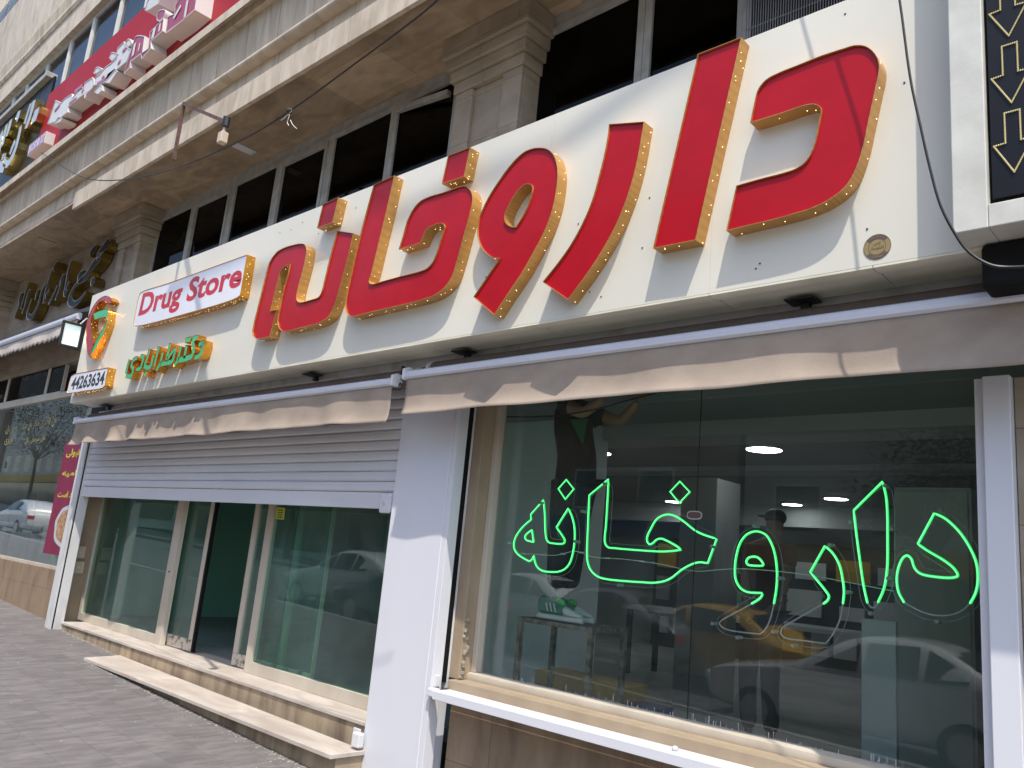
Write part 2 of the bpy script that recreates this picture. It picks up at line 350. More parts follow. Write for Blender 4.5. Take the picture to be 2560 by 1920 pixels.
def strokes(lst, g, Y, wscale, fine=3):
    """each stroke: list of (x,y,w) in crop pixels -> XZ outlines"""
    out = []
    for st in lst:
        P = [at(*g(x, y), Y) for x, y, w_ in st]; W = [w_*wscale for *_, w_ in st]; q = []; ww = []
        for i in range(len(P)-1):
            p0, p1, p2, p3 = P[max(i-1, 0)], P[i], P[i+1], P[min(i+2, len(P)-1)]
            for k in range(fine):
                t = k/fine
                q.append(.5*((2*p1)+(p2-p0)*t+(2*p0-5*p1+4*p2-p3)*t*t+(3*p1-p0-3*p2+p3)*t**3)); ww.append(W[i]*(1-t)+W[i+1]*t)
        q.append(P[-1]); ww.append(W[-1]); out.append(ribbon([(p.x, p.z) for p in q], ww))
    return out
def shape(t):   # joins Persian letters by their presentation forms, right to left
    T = {'ا': 0xFE8D, 'ب': 0xFE8F, 'ت': 0xFE95, 'ج': 0xFE9D, 'د': 0xFEA9, 'ر': 0xFEAD, 'ز': 0xFEAF, 'س': 0xFEB1, 'ف': 0xFED1, 'ق': 0xFED5, 'ل': 0xFEDD, 'م': 0xFEE1, 'ن': 0xFEE5, 'ه': 0xFEE9, 'و': 0xFEED, 'ی': 0xFBFC, 'آ': 0xFE81}
    no = set('ادرزوآ '); out = ''
    for i, c in enumerate(t):
        if c not in T: out += c; continue
        p = i > 0 and t[i-1] in T and t[i-1] not in no; n = i+1 < len(t) and t[i+1] in T and c not in no
        out += chr(T[c]+(3 if p and n else 2 if n else 1 if p else 0))
    return out[::-1]
def text(body, quad, mat, name='lettering', parent=None, bold=.0, lift=.0):
    """text filled into a world quad TL,TR,BR,BL"""
    c = bpy.data.curves.new('t', 'FONT'); c.body = body; c.offset = bold; c.resolution_u = 3
    o = bpy.data.objects.new('t', c); COL.objects.link(o)
    me0 = bpy.data.meshes.new_from_object(o.evaluated_get(bpy.context.evaluated_depsgraph_get()))
    vs = [v.co.copy() for v in me0.vertices]; fs = [tuple(p.vertices) for p in me0.polygons]
    bpy.data.objects.remove(o); bpy.data.curves.remove(c); bpy.data.meshes.remove(me0)
    x0 = min(v.x for v in vs); x1 = max(v.x for v in vs); y0 = min(v.y for v in vs); y1 = max(v.y for v in vs)
    TL, TR, BR, BL = [Vector(q) for q in quad]; out = []
    for v in vs:
        a = (v.x-x0)/(x1-x0); b = (v.y-y0)/(y1-y0)
        out.append((BL*(1-a)+BR*a)*(1-b)+(TL*(1-a)+TR*a)*b+Vector((0, -lift, 0)))
    return MB().add(out, fs).build(name, mat, parent)
def Q(g, Y, *pts): return [at(*g(x, y), Y) for x, y in pts]
I = lambda x, y: (x, y)
# ================================================================== SETTING
XL, XR = -150., 30.
def tilted(name, mat, x0, x1, y0, y1, dz, kind='structure', th=.3):
    b = [(x, y, zg(x, y)+dz-th) for x, y in ((x0, y0), (x1, y0), (x1, y1), (x0, y1))]
    t = [(x, y, zg(x, y)+dz) for x, y in ((x0, y0), (x1, y0), (x1, y1), (x0, y1))]
    return MB().hexa(b, t).build(name, mat, kind=kind)
tilted('pavement', pave, XL, XR, -5.2, 1.2, 0)
def plane_z(x, y, dz): return (x, y, zg(x, -5.2)+dz)
MB().hexa([plane_z(x, y, -.6) for x, y in ((XL, -14), (XR, -14), (XR, -5.36), (XL, -5.36))], [plane_z(x, y, -.16) for x, y in ((XL, -14), (XR, -14), (XR, -5.36), (XL, -5.36))]).build('road', asphalt, kind='structure')
MB().hexa([plane_z(x, y, -.6) for x, y in ((XL, -5.36), (XR, -5.36), (XR, -5.2), (XL, -5.2))], [plane_z(x, y, .01) for x, y in ((XL, -5.36), (XR, -5.36), (XR, -5.2), (XL, -5.2))]).build('kerb', concrete, kind='structure')
MB().hexa([plane_z(x, y, -.6) for x, y in ((XL, -18), (XR, -18), (XR, -14), (XL, -14))], [plane_z(x, y, .0) for x, y in ((XL, -18), (XR, -18), (XR, -14), (XL, -14))]).build('pavement', pave, kind='structure')
MB().add([plane_z(x, y, -.5) for x, y in ((-400, -400), (400, -400), (400, 400), (-400, 400))], [(0, 1, 2, 3)]).build('ground', earth, kind='structure')
# ------------------------------------------------------------------ the stone building
Z = lambda zr: zr+H
bld = thing('stone_building', 'beige stone building carrying the shop fronts, with a deep soffit and cornices over them', 'building', (-8, 3, zg(-8, .5)))
YW = .60
zS, zB0, zB1 = Z(4.28), Z(4.149), Z(4.404)
XE = at(181, 518, -.276).x                                   # where the lower white band ends
BX('soffit', stone_soffit, -26, 3, -.262, YW+.3, zS, zS+.05, parent=bld)
def bandz(y, Y): return at(320, y, Y).z
MB().prof([(-.276, zB0), (-.236, zB0), (-.236, zB1-.01), (-.225, zB1), (-.276, zB1)], XE, 3).build('lower_band', stone_lit, bld, bevel=.004)
zt0, zt1 = bandz(354, -.31), bandz(343, -.31)
MB().prof([(-.20, zS+.052), (-.20, zt0), (.3, zt0), (.3, zS+.052)], -26, 3).build('recess_band', stone_grey, bld)
MB().prof([(-.262, zS-.02), (-.262, zS+.03), (-.24, zS+.03), (-.24, zS-.02)], -26, XE-.003).build('edge_trim', stone_lit, bld)
zm = (zt0+zt1)/2; rr = (zt1-zt0)/2
MB().prof([(.2, zt0)]+[(-.28-.03*math.cos(a), zm-rr*math.sin(a)) for a in [rad(d) for d in range(85, -86, -17)]]+[(.2, zt1)], -26, 3).build('torus_moulding', stone_lit, bld, smooth=True)
zf1 = bandz(259.8, -.33); zw1 = bandz(245, -.33); zw2 = bandz(236, -.43); zw3 = bandz(219, -.43)
MB().prof([(-.25, zt1), (-.275, zf1), (.2, zf1), (.2, zt1)], -26, 3).build('frieze', stone_grey, bld)
MB().prof([(-.33, zf1), (-.33, zw1), (.2, zw1), (.2, zf1)], -26, 3).build('cornice_band', stone_lit, bld, bevel=.004)
MB().prof([(-.36, zw1), (-.43, zw2), (-.43, zw3), (.3, zw3), (.3, zw1)], -26, 3).build('cornice_band', stone_lit, bld, bevel=.004)
# upper storey: window wall behind the red sign, next floor's cornice
YU = .05
def uz(y, Y): return at(110, y, Y).z
zu_sill = zw3+.002; zl0 = uz(146, -.16); YU = (ray(110, 146).z/ray(110, 146).y)/(ray(110, 174).z/ray(110, 174).y)*(D-.16)-D; zu_top = zl0-.002; zl1 = uz(123, -.16); zr1 = uz(104, -.10); zb1 = uz(55, -.18)
BX('upper_wall', dark_room, -30, 3, YU+.6, YU+.7, zu_sill, zu_top, parent=bld)
BX('upper_blind', curtain, -30, 3, YU+.05, YU+.06, zu_sill, zu_top-.01, parent=bld)
MB().prof([(-.158, zl0-.001), (YU+.8, zl0-.001), (YU+.8, zl0+.0), (-.158, zl0)], -30, 3).build('ledge_soffit', stone_grey, bld)
BX('ledge', stone_lit, -30, 3, -.16, .8, zl0+.001, zl1, parent=bld, bevel=.004)
BX('recess_band', stone_lit, -30, 3, -.10, .8, zl1+.001, zr1, parent=bld)
MB().prof([(-.12, zr1), (-.15, zr1+.06), (-.15, zr1+.12), (-.18, zb1-.04), (-.18, zb1), (.8, zb1), (.8, zr1)], -30, 3).build('cornice_band', stone_grey, bld)
MB().prof([(-.16, zb1), (-.22, zb1+1.5), (.8, zb1+1.5), (.8, zb1)], -30, 3).build('spandrel', stone_lit, bld)
zt2 = at(0, 20, -.3).z
for k in range(9):
    xw = -28+k*3.2
    f = MB().box(xw, xw+3.1, .12, .17, zb1+1.5, zb1+3).build('window', glass_upper, bld)
BX('upper_wall', stone_grey, -30, 3, .3, .8, zb1+1.5, zb1+9, parent=bld)
# upper window row (white pvc mullions)
pxm = [(126, 150), (165, 95), (205, 215), (245, 60), (262, 40), (305, 20)]
def upper_window(x0, x1):
    f = MB(); t = .045
    f.box(x0, x1, YU-.04, YU+.03, zu_top-t, zu_top); f.box(x0, x1, YU-.04, YU+.03, zu_sill, zu_sill+.06)
    f.box(x0, x0+t, YU-.04, YU+.03, zu_sill+.06, zu_top-t); f.box(x1-t, x1, YU-.04, YU+.03, zu_sill+.06, zu_top-t)
    o = f.build('window', pvc_white, bld, bevel=.003)
    MB().box(x0+t, x1-t, YU-.005, YU+.005, zu_sill+.06, zu_top-t).build('pane', glass_upper, o)
xs = [at(p, q, YU).x for p, q in ((40, 245), (78, 195), (128, 150), (178, 130), (240, 60), (305, 30))]
xs = [xs[0]-2.2, xs[0]-1.1]+xs+[xs[-1]+1.1, xs[-1]+2.2, xs[-1]+3.3, xs[-1]+4.4, xs[-1]+5.5]
for a, b in zip(xs, xs[1:]): upper_window(a+.004, b-.004)
# mezzanine windows behind the pharmacy sign
BX('mezzanine_dark_wall', dark_room, -13, 3, YW+.35, YW+.40, Z(2.2), zS-.002, parent=bld)
zWt = Z(4.165)
BX('plaster_strip', pvc_grey, -12.2, 3, YW+.02, YW+.34, zWt+.002, zS-.003, parent=bld)
g0 = G(0, 480, K); gm = G(360, 300, .39783)
def mx_(x, y, Y=YW): return at(*gm(x, y), Y).x
xr0 = at(392, 560, YW).x
def frame(x0, x1, z0, z1, t, Yf, dep, mat, name, parent, pane=None, panename='pane', sash=0):
    f = MB(); f.box(x0, x1, Yf, Yf+dep, z1-t, z1); f.box(x0, x1, Yf, Yf+dep, z0, z0+t); f.box(x0, x0+t, Yf, Yf+dep, z0+t, z1-t); f.box(x1-t, x1, Yf, Yf+dep, z0+t, z1-t)
    o = f.build(name, mat, parent, bevel=.003)
    if sash:
        s = MB(); i0, i1, j0, j1 = x0+t+.004, x1-t-.004, z0+t+.004, z1-t-.004; q = sash; Y2 = Yf-.012
        s.box(i0, i1, Y2, Y2+dep, j1-q, j1); s.box(i0, i1, Y2, Y2+dep, j0, j0+q); s.box(i0, i0+q, Y2, Y2+dep, j0+q, j1-q); s.box(i1-q, i1, Y2, Y2+dep, j0+q, j1-q)
        s.build('sash', mat, o, bevel=.003)
    if pane: MB().box(x0+t, x1-t, Yf+dep*.4, Yf+dep*.4+.006, z0+t, z1-t).build(panename, pane, o)
    return o
edges = [mx_(88, 650), mx_(308, 560), mx_(560, 450), mx_(850, 285), mx_(1180, 140), mx_(1568, 0), mx_(1942, -30)]
edges[-1] = at(1143, 246, YW).x
for i, (a, b) in enumerate(zip(edges, edges[1:])):
    frame(a+.002, b-.002, Z(2.45), zWt, .05, YW, .06, pvc_grey, 'window', bld, glass_dark, sash=.045 if i in (1, 3) else 0)
# the tilted open vent in the last bay
xo0, xo1 = edges[-2]+.06, edges[-1]-.03
vt = MB(); za, zb = zWt-.06, zWt-.30
vt.hexa([(xo0, YW-.03, za-.05), (xo1, YW-.10, za-.19), (xo1, YW-.05, za-.19), (xo0, YW+.02, za-.05)], [(xo0, YW-.03, za), (xo1, YW-.10, za-.14), (xo1, YW-.05, za-.14), (xo0, YW+.02, za)])
vt.build('vent_sash', pvc_grey, bld, bevel=.003)
g1 = G(1280, 0, K)
e2 = [at(*g1(150, 420), YW).x, at(*g1(1150, 100), YW).x, at(*g1(2020, 60), YW).x]
frame(e2[0], e2[1]-.002, Z(2.45), zWt, .06, YW, .06, pvc_grey, 'window', bld, glass_dark)
frame(e2[1]+.002, e2[2], Z(2.45), zWt, .06, YW, .06, pvc_grey, 'window', bld, glass_dark, sash=.0)
BX('mezzanine_pier', pvc_grey, e2[2]+.002, e2[2]+.06, YW-.03, YW+.3, Z(2.4), zS-.003, parent=bld)
def pilaster(x0, x1, yp, zlo, panel=True):
    o = MB().box(x0, x1, yp, YW+.3, zlo, zS-.50).build('pilaster', stone_wall, bld, bevel=.006)
    if panel:
        t = (x1-x0)*.27
        MB().box(x0, x0+t, yp-.035, yp-.001, zlo, zS-.505).box(x1-t, x1, yp-.035, yp-.001, zlo, zS-.505).build('raised_border', stone_wall, o, bevel=.004)
    c = MB(); st = [(.0, .50, .40), (.03, .395, .30), (.06, .295, .20), (.095, .195, .004)]
    for e, a, b in st: c.box(x0-e-.02, x1+e+.02, yp-e-.05, YW+.29, zS-a, zS-b)
    c.build('capital', stone_wall, o, bevel=.006)
    return o
pilaster(at(1147, 246, .45).x, at(*g1(95, 800), .45).x, .45, Z(2.3))
pilaster(at(309, 600, .44).x, at(360, 585, .44).x, .44, Z(2.2))
gl = G(0, 520, 460/1590)
pilaster(at(*gl(-170, 700), .44).x, at(*gl(50, 700), .44).x, .44, Z(2.2))
XS = at(392, 560, .60).x                                     # right end of the left shop's stone front
BX('stone_front', stone_wall, -26, at(309, 600, .44).x-.001, .60, .9, Z(2.35), zS-.003, parent=bld)
# soffit lights (flush panels)
pl = [atZ(*gm(540, 170), zS), atZ(*gm(610, 135), zS), atZ(*gm(722, 190), zS), atZ(*gm(655, 222), zS)]
xa = min(p.x for p in pl); xb = max(p.x for p in pl); ya = min(p.y for p in pl); yb = max(p.y for p in pl)
BX('soffit_panel', white_dull, xa+.05, xb-.05, ya, yb, zS-.012, zS-.001, label='small white flush panel set in the brown stone soffit', cat='soffit panel', bevel=.002)
pl = [atZ(*gl(300, 275), zS), atZ(*gl(345, 245), zS), atZ(*gl(497, 298), zS), atZ(*gl(440, 325), zS)]
BX('soffit_panel', stone_soffit, min(p.x for p in pl)+.05, max(p.x for p in pl)-.05, min(p.y for p in pl), max(p.y for p in pl), zS-.012, zS-.001, label='small brown flush panel in the soffit above the gold lettering', cat='soffit panel', bevel=.002)
# grille above the sign, right
gr = thing('vent_grille', 'wire grille over a dark opening above the right end of the white sign', 'grille', (-.9, .45, Z(2.6)))
gx0, gx1 = e2[2]+.09, .3
b = MB()
for k in range(int((gx1-gx0)/.016)): b.box(gx0+k*.016, gx0+k*.016+.004, .44, .447, Z(2.5), zS-.05)
b.build('bars', grille_m, gr)
b = MB()
for k in range(7): b.box(gx0, gx1, .448, .455, Z(2.65)+k*.22, Z(2.65)+k*.22+.006)
b.build('cross_wires', grille_m, gr)
BX('housing', dark_room, gx0, gx1, .50, .59, Z(2.4), zS-.06, parent=gr)
# ================================================================== PHARMACY SIGN
sg = thing('fascia_sign', 'long white fascia sign box of smooth panels above the pharmacy awnings', 'fascia sign', (-6, .1, Z(1.452)))
sx0 = at(231.5, 739, 0).x; sx1 = -.25; sz0, sz1 = Z(1.455), Z(2.887)
seams = [sx0]+[at(p, q, 0).x for p, q in ((1045, 860), (1338, 805), (1772, 732))]+[sx1]
for a, b in zip(seams, seams[1:]):
    MB().box(a+.0006, b-.0006, 0, .02, sz0, sz1).build('face_panel', white_panel, sg, bevel=.0008)
seams[-1:] = [at(2182, 662, 0).x, sx1]
for a, b in zip(seams, seams[1:]):
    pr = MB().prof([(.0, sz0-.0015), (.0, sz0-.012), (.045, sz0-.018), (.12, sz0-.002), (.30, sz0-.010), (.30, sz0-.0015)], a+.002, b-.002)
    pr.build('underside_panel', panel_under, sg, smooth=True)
BX('top_cap', white_panel, sx0, sx1, .021, .30, sz1-.02, sz1-.002, parent=sg)
BX('core', gasket, sx0+.02, sx1, .022, .29, sz0+.005, sz1-.03, parent=sg)
BX('end_panel', white_panel, sx0, sx0+.019, .0212, .30, sz0, sz1-.021, parent=sg)
# screw heads and drilled holes left in the face
for x, y in ((2111+2, 35), (2261, 207), (1758, 562), (1606, 620), (1900, 659), (1503, 742), (1215, 693), (757, 556), (797, 584), (890, 520), (700, 582), (665, 830), (1890, 672), (2168, 573), (1624, 495), (728, 575), (1474, 730), (1446, 560)):
    p = at(x, y, 0); MB().tube([p+Vector((0, -.0025, 0)), p+Vector((0, .001, 0))], .005, 8).build('screw_head', black_iron, sg)
# ---- channel letters
LT = .094
def outline(txt, g): return xz(trace(txt, g, -LT))
def leds(lp, y0, y1, step=.055, jit=.97, r=.0023):
    m = MB(); n = len(lp); acc = random.random()*step
    for i in range(n):
        a = Vector(lp[i]); b = Vector(lp[(i+1) % n]); d = b-a; L_ = d.length
        if L_ < 1e-6: continue
        while acc < L_:
            p = a+d*(acc/L_); nn = Vector((d.y, -d.x)).normalized(); Y = y0+(y1-y0)*random.random(); acc += step*(1-jit+2*jit*random.random())
            q = Vector((p.x, Y, p.y)); nv = Vector((nn.x, 0, nn.y))
            m.tube([q-nv*.0015, q+nv*.0015], r*(.6+.6*random.random()), 6)
        acc -= L_
    return m
def channel(name, loops, face, side, Y0, Y1, root, rim=.0028, led=True, lip=.013, step=.08):
    """a channel letter: side walls from Y0 (front) to Y1, the face set back a little behind the rim"""
    MB().wall(loops, Y0, Y1, fill0=False).build('return', side, root)
    ins = [offs(lp, -rim if k == 0 else rim) for k, lp in enumerate(loops)]
    e = MB()
    for lp, li in zip(loops, ins):      # thin front rim, then the wall down to the face
        n = len(lp)
        e.add([(x, Y0, z) for x, z in lp]+[(x, Y0, z) for x, z in li]+[(x, Y0+lip, z) for x, z in li],
              [(i, (i+1) % n, n+(i+1) % n, n+i) for i in range(n)]+[(n+i, n+(i+1) % n, 2*n+(i+1) % n, 2*n+i) for i in range(n)])
    e.build('rim', side, root)
    MB().wall(ins, Y0+lip, Y0+lip, sides=False).build('face', face, root)
    if led: leds(loops[0], Y0+.022, Y1-.012, step).build('side_light', led_warm, root)
c1 = G(1780, 100, .3013); c2 = G(1340, 80, .422); c3 = G(1160, 340, .2893); c4 = G(840, 350, .2894); c5 = G(610, 480, .2351)
LET = [
 ('large red gold-sided letter like an open hook at the right end of the sign', c1, ['C117,1583 C200,1207 S400,1150 S600,1098 S690,1066 S760,1020 S815,945 S850,850 S875,740 S893,650 S902,600 S896,560 S865,537 S810,534 S740,550 S560,612 C315,686 S345,540 S372,430 S400,378 S450,325 S540,275 S700,210 S900,130 S1100,65 S1170,44 S1240,41 S1290,56 S1340,97 S1375,150 S1389,210 S1385,275 S1360,390 S1320,580 S1290,720 S1258,870 S1222,996 S1185,1090 S1122,1199 S1039,1278 S934,1346 S819,1398 S652,1450 S516,1487 S317,1534'], None),
 ('tall red gold-sided straight letter slab, the one rising past the sign top right of centre', c2, ['C958,130 C1216,30 C945,1232 C692,1282'], None),
 ('red gold-sided letter shaped like a curved blade in the middle of the sign', c2, ['C432,545 C640,530 S622,640 S600,760 S565,900 S525,1020 S470,1150 S400,1280 S310,1420 C188,1587 C38,1480 S130,1365 S210,1250 S280,1120 S330,1000 S370,860 S400,740 S420,640'], None),
 ('red gold-sided letter with an eye-shaped hole and a tail, centre of the sign', c3, ['C80,1390 C305,1058 S250,1050 S200,1020 S150,965 S120,890 S113,810 S125,720 S155,640 S220,510 S300,385 S380,275 S460,185 S530,130 S600,105 S660,100 S720,112 S765,150 S795,215 S808,300 S805,400 S785,540 S750,680 S700,810 S640,930 S580,1040 S500,1180 S420,1300 S340,1420 C258,1548', 'C445,787 S400,780 S365,755 S350,720 S355,670 S380,610 S430,520 S480,455 S520,420 S555,415 S582,425 S588,460 S575,520 S545,610 S500,700'], None),
 ('wide red gold-sided joined letters with a square dot over the hook', c4, ['C325,385 C503,305 S440,590 S370,880 S300,1165 S284,1212 S291,1238 S320,1243 S400,1220 S560,1176 S720,1134 S780,1108 S825,1065 S858,1000 S890,900 S925,785 S934,745 S920,722 S890,720 S830,741 S790,762 S770,787 S755,820 C725,888 C540,945 S570,850 S600,740 S630,660 S680,575 S730,525 S800,490 S930,450 S1070,401 S1115,397 S1153,424 S1175,470 S1175,540 S1150,660 S1110,800 S1057,1002 S1036,1072 S1009,1159 S966,1237 S914,1294 S853,1337 S792,1363 S705,1390 S548,1429 S330,1479 S165,1520 S130,1524 S97,1502 S79,1455 S79,1400 S95,1310 S150,1060 S220,770 S290,510'], 'C967,135 C1158,62 C1105,315 C912,378'),
 ('red gold-sided joined letters with looped left leg and square dot, left of the big word', c5, ['C987,410 C1160,437 S1130,580 S1090,740 S1040,930 S990,1110 S955,1210 S918,1290 S870,1345 S800,1390 S700,1420 S560,1453 S450,1480 S402,1478 S372,1450 S352,1395 S356,1330 S375,1235 S400,1110 S440,960 S468,855 C485,767 S432,790 S400,815 S376,865 S352,960 C277,1267 C347,1250 C270,1537 S200,1552 S130,1558 S102,1540 S86,1500 S95,1430 S130,1280 S190,1040 S240,840 S265,760 S300,695 S350,635 S420,594 S520,562 S600,548 S640,555 S660,590 S662,640 S645,740 S610,880 S575,1010 S556,1110 S560,1150 S582,1171 S620,1170 S735,1138 S778,1124 S805,1098 S825,1050 S850,950 S900,740 S950,550'], 'C838,130 C1002,55 C940,322 C775,385')]
for lab, g, tr, dot in LET:
    loops = [outline(t, g) for t in tr]
    xm = sum(p[0] for p in loops[0])/len(loops[0]); zl = min(p[1] for p in loops[0])
    r_ = thing('channel_letter', lab, 'channel letter', (xm, -.05, zl), 'big red channel letters on the white sign')
    channel('letter', loops, red_acrylic, gold, -LT, -.001, r_)
    if dot:
        dl = [outline(dot, g)]; dm = MB().wall(dl, -LT, -.001, fill0=False).build('dot', gold, r_)
        di = offs(dl[0], -.0028); n = 4
        MB().add([(x, -LT, z) for x, z in dl[0]]+[(x, -LT, z) for x, z in di]+[(x, -LT+.01, z) for x, z in di], [(i, (i+1) % n, n+(i+1) % n, n+i) for i in range(n)]+[(n+i, n+(i+1) % n, 2*n+(i+1) % n, 2*n+i) for i in range(n)]).build('rim', gold, dm)
        MB().wall([di], -LT+.01, -LT+.01, sides=False).build('face', red_acrylic, dm); leds(dl[0], -.07, -.015, .035).build('side_light', led_warm, dm)
# ---- the small boards
cb = G(180, 600, .2411); cp = G(150, 720, .1688); cg = G(310, 820, .1085)
def board(lab, tr, g, txt, tq, ink, bold, lift=.0006):
    lp = [outline(tr, g)]; xm = sum(p[0] for p in lp[0])/len(lp[0]); zl = min(p[1] for p in lp[0])
    r_ = thing('light_box_board', lab, 'light box sign', (xm, -.05, zl))
    channel('board', lp, white_acrylic, amber, -LT, -.001, r_, rim=.006, lip=.004, step=.04)
    text(txt, [at(*g(*q), -LT+.0035) for q in tq], ink, 'lettering', r_, bold, lift)
board('white light box board with gold sides reading Drug Store', 'S700,560 S722,538 S1000,445 S1400,300 C1815,150 S1765,440 S1740,570 S1712,597 S1200,760 S660,893 S636,880 S645,820', cb, 'Drug Store', ((738, 552), (1795, 215), (1728, 560), (668, 862)), ink_red, .03)
board('small white light box board with the phone number 44263634', 'S160,1315 S185,1286 S400,1236 C715,1175 S680,1330 S665,1440 S640,1472 S400,1520 S130,1558 S102,1548 S115,1480', cp, '44263634', ((197, 1318), (680, 1225), (640, 1432), (148, 1515)), ink_black, .03)
em = thing('pharmacy_emblem', 'looped red and green ribbon emblem with gold sides at the sign left end', 'emblem', (-11, -.05, at(220, 895, 0).z))
e_red = [outline('C725,238 S680,200 S632,186 S580,205 S520,290 S480,380 S455,480 S452,590 S470,690 C497,808 S470,890 C440,1030 S410,960 S390,830 S380,680 S390,540 S420,420 S480,290 S560,180 S640,125 S690,115 S740,140 C765,190', cp)]
e_gr = [outline('C490,372 S590,330 S690,308 S712,325 S708,420 S695,520 S645,660 S560,830 C447,1036 S455,960 S500,850 S580,690 S655,570 S685,500 C690,430 S600,440 C508,472', cp)]
for nm, lp, mt in (('red_ribbon', e_red, crimson), ('green_ribbon', e_gr, green_acrylic)):
    o = MB().wall(lp, -LT, -.001, fill0=False).build(nm, amber, em)
    MB().wall([offs(lp[0], -.004)], -LT+.004, -LT+.004, sides=False).build('face', mt, o)
    leds(lp[0], -.08, -.015, .05).build('side_light', led_warm, o)
# green name lettering (strokes)
GS = [[(1715, 385, 50), (1815, 335, 60), (1780, 520, 60), (1735, 630, 60), (1625, 675, 50)],
      [(1695, 215, 55), (1590, 250, 60), (1580, 360, 60), (1595, 460, 62), (1550, 650, 62), (1240, 735, 66)],
      [(1440, 390, 52), (1385, 690, 52)], [(1310, 425, 52), (1255, 650, 56), (1215, 770, 56), (1140, 865, 48)],
      [(1070, 345, 52), (1010, 560, 54), (965, 760, 56)], [(985, 730, 50), (1080, 590, 46), (1180, 470, 46), (1150, 620, 54), (1100, 765, 56), (960, 800, 58), (830, 830, 56)],
      [(890, 545, 50), (850, 740, 54), (800, 870, 54), (735, 975, 46)], [(805, 425, 50), (685, 885, 54)],
      [(590, 480, 52), (530, 700, 54), (470, 880, 58), (600, 890, 58), (650, 720, 54), (670, 600, 50)],
      [(375, 665, 46), (440, 650, 54), (410, 820, 56), (370, 920, 56), (275, 950, 46)],
      [(300, 690, 46), (215, 730, 52), (165, 870, 52), (205, 930, 54), (170, 1080, 58), (45, 1100, 58), (70, 920, 52), (125, 725, 46)]]
nl = thing('green_lettering', 'row of small green gold-sided cursive letters under the white light box board', 'channel letters', (-9, -.05, at(430, 905, 0).z))
wsc = (at(420, 880, -LT)-at(421, 880, -LT)).length*.1085*.93
for lp in strokes(GS, cg, -LT, wsc, 2):
    o = MB().wall([lp], -LT, -.001, fill0=False).build('letter', amber, nl)
    MB().wall([offs(lp, -.002)], -LT+.003, -LT+.003, sides=False).build('face', green_acrylic, o)
for cx, cy in ((1440, 275), (1505, 262), (495, 1050)):
    p = at(*cg(cx, cy), -LT); s = wsc*30
    o = MB().wall([[(p.x-s, p.z-s), (p.x+s, p.z-s*.8), (p.x+s, p.z+s), (p.x-s, p.z+s*.8)]], -LT, -.001, fill0=False).build('dot', amber, nl)
    MB().wall([[(p.x-s, p.z-s), (p.x+s, p.z-s*.8), (p.x+s, p.z+s), (p.x-s, p.z+s*.8)]], -LT+.003, -LT+.003, sides=False).build('face', green_acrylic, o)
m = MB()
for k in range(46):
    t = random.random(); p = at(330+190*t+random.uniform(-5, 10), 925-75*t+random.uniform(-8, 16), -.05)
# round maker's sticker
cs = G(2140, 560, .0663); pc = at(*cs(797, 858), -.0012); R_ = (at(*cs(1340, 770), 0)-at(*cs(250, 940), 0)).length/2*.96
st = thing('round_sticker', 'round gold and brown sticker with small print on the white sign', 'sticker', (pc.x, -.001, pc.z-R_))
def disc(r, n=48): return [(pc.x+r*math.cos(2*math.pi*k/n), pc.z+r*math.sin(2*math.pi*k/n)) for k in range(n)]
MB().wall([disc(R_)], -.002, -.0005).build('base', sticker_gold, st)
for a0, a1 in ((38, 142), (218, 322)):
    arc = [(pc.x+r*math.cos(rad(a)), pc.z+r*math.sin(rad(a))) for r, seq in ((R_*.94, range(a0, a1+1, 4)), (R_*.68, range(a1, a0-1, -4))) for a in seq]
    MB().wall([arc], -.0032, -.0021).build('band', sticker_brown, st)
for r in (.98, .64): MB().wall([disc(R_*r), disc(R_*(r-.03))[::-1]], -.003, -.0021).build('ring', sticker_brown, st)
def tq(cx, cz, w_, h_, Y): return [(pc.x+cx*R_-w_*R_/2, Y, pc.z+cz*R_+h_*R_/2), (pc.x+cx*R_+w_*R_/2, Y, pc.z+cz*R_+h_*R_/2), (pc.x+cx*R_+w_*R_/2, Y, pc.z+cz*R_-h_*R_/2), (pc.x+cx*R_-w_*R_/2, Y, pc.z+cz*R_-h_*R_/2)]
text(shape('آقای'), tq(.0, .24, .55, .30, -.003), sticker_brown, 'lettering', st, .01)
text(shape('تابلوساز'), tq(.0, -.10, 1.0, .34, -.003), sticker_brown, 'lettering', st, .01)
text('09122084263', tq(0, -.80, .82, .12, -.0036), sticker_gold, 'lettering', st)
# ================================================================== GROUND FLOOR FRONT
YC = .40
xcl, xcr = -4.995, -4.345
col = thing('cladded_pillar', 'wide white metal clad pillar between the shutter and the show window', 'pillar', (-4.67, .45, zg(-4.67, .4)))
MB().box(xcl, xcr-.05, YC, .62, zg(xcl, .4)-.12, Z(1.40)).build('front_cladding', white_metal, col, bevel=.004)
MB().box(xcr-.048, xcr, YC+.004, .50, zg(xcl, .4)-.12, Z(1.40)).build('guide_rail', white_metal, col, bevel=.003)
BX('rail_slot', gasket, xcr-.03, xcr-.006, .502, .55, Z(-.86), Z(1.38), parent=col)
BX('back_rail', white_dull, xcr-.03, xcr-.01, .551, .575, Z(-.9), Z(1.38), parent=col)
lk = at(1098, 1700, YC)
MB().box(xcr+.001, xcr+.012, YC+.03, YC+.075, Z(-.885), Z(-.81)).build('lock_tab', white_dull, col, bevel=.004)
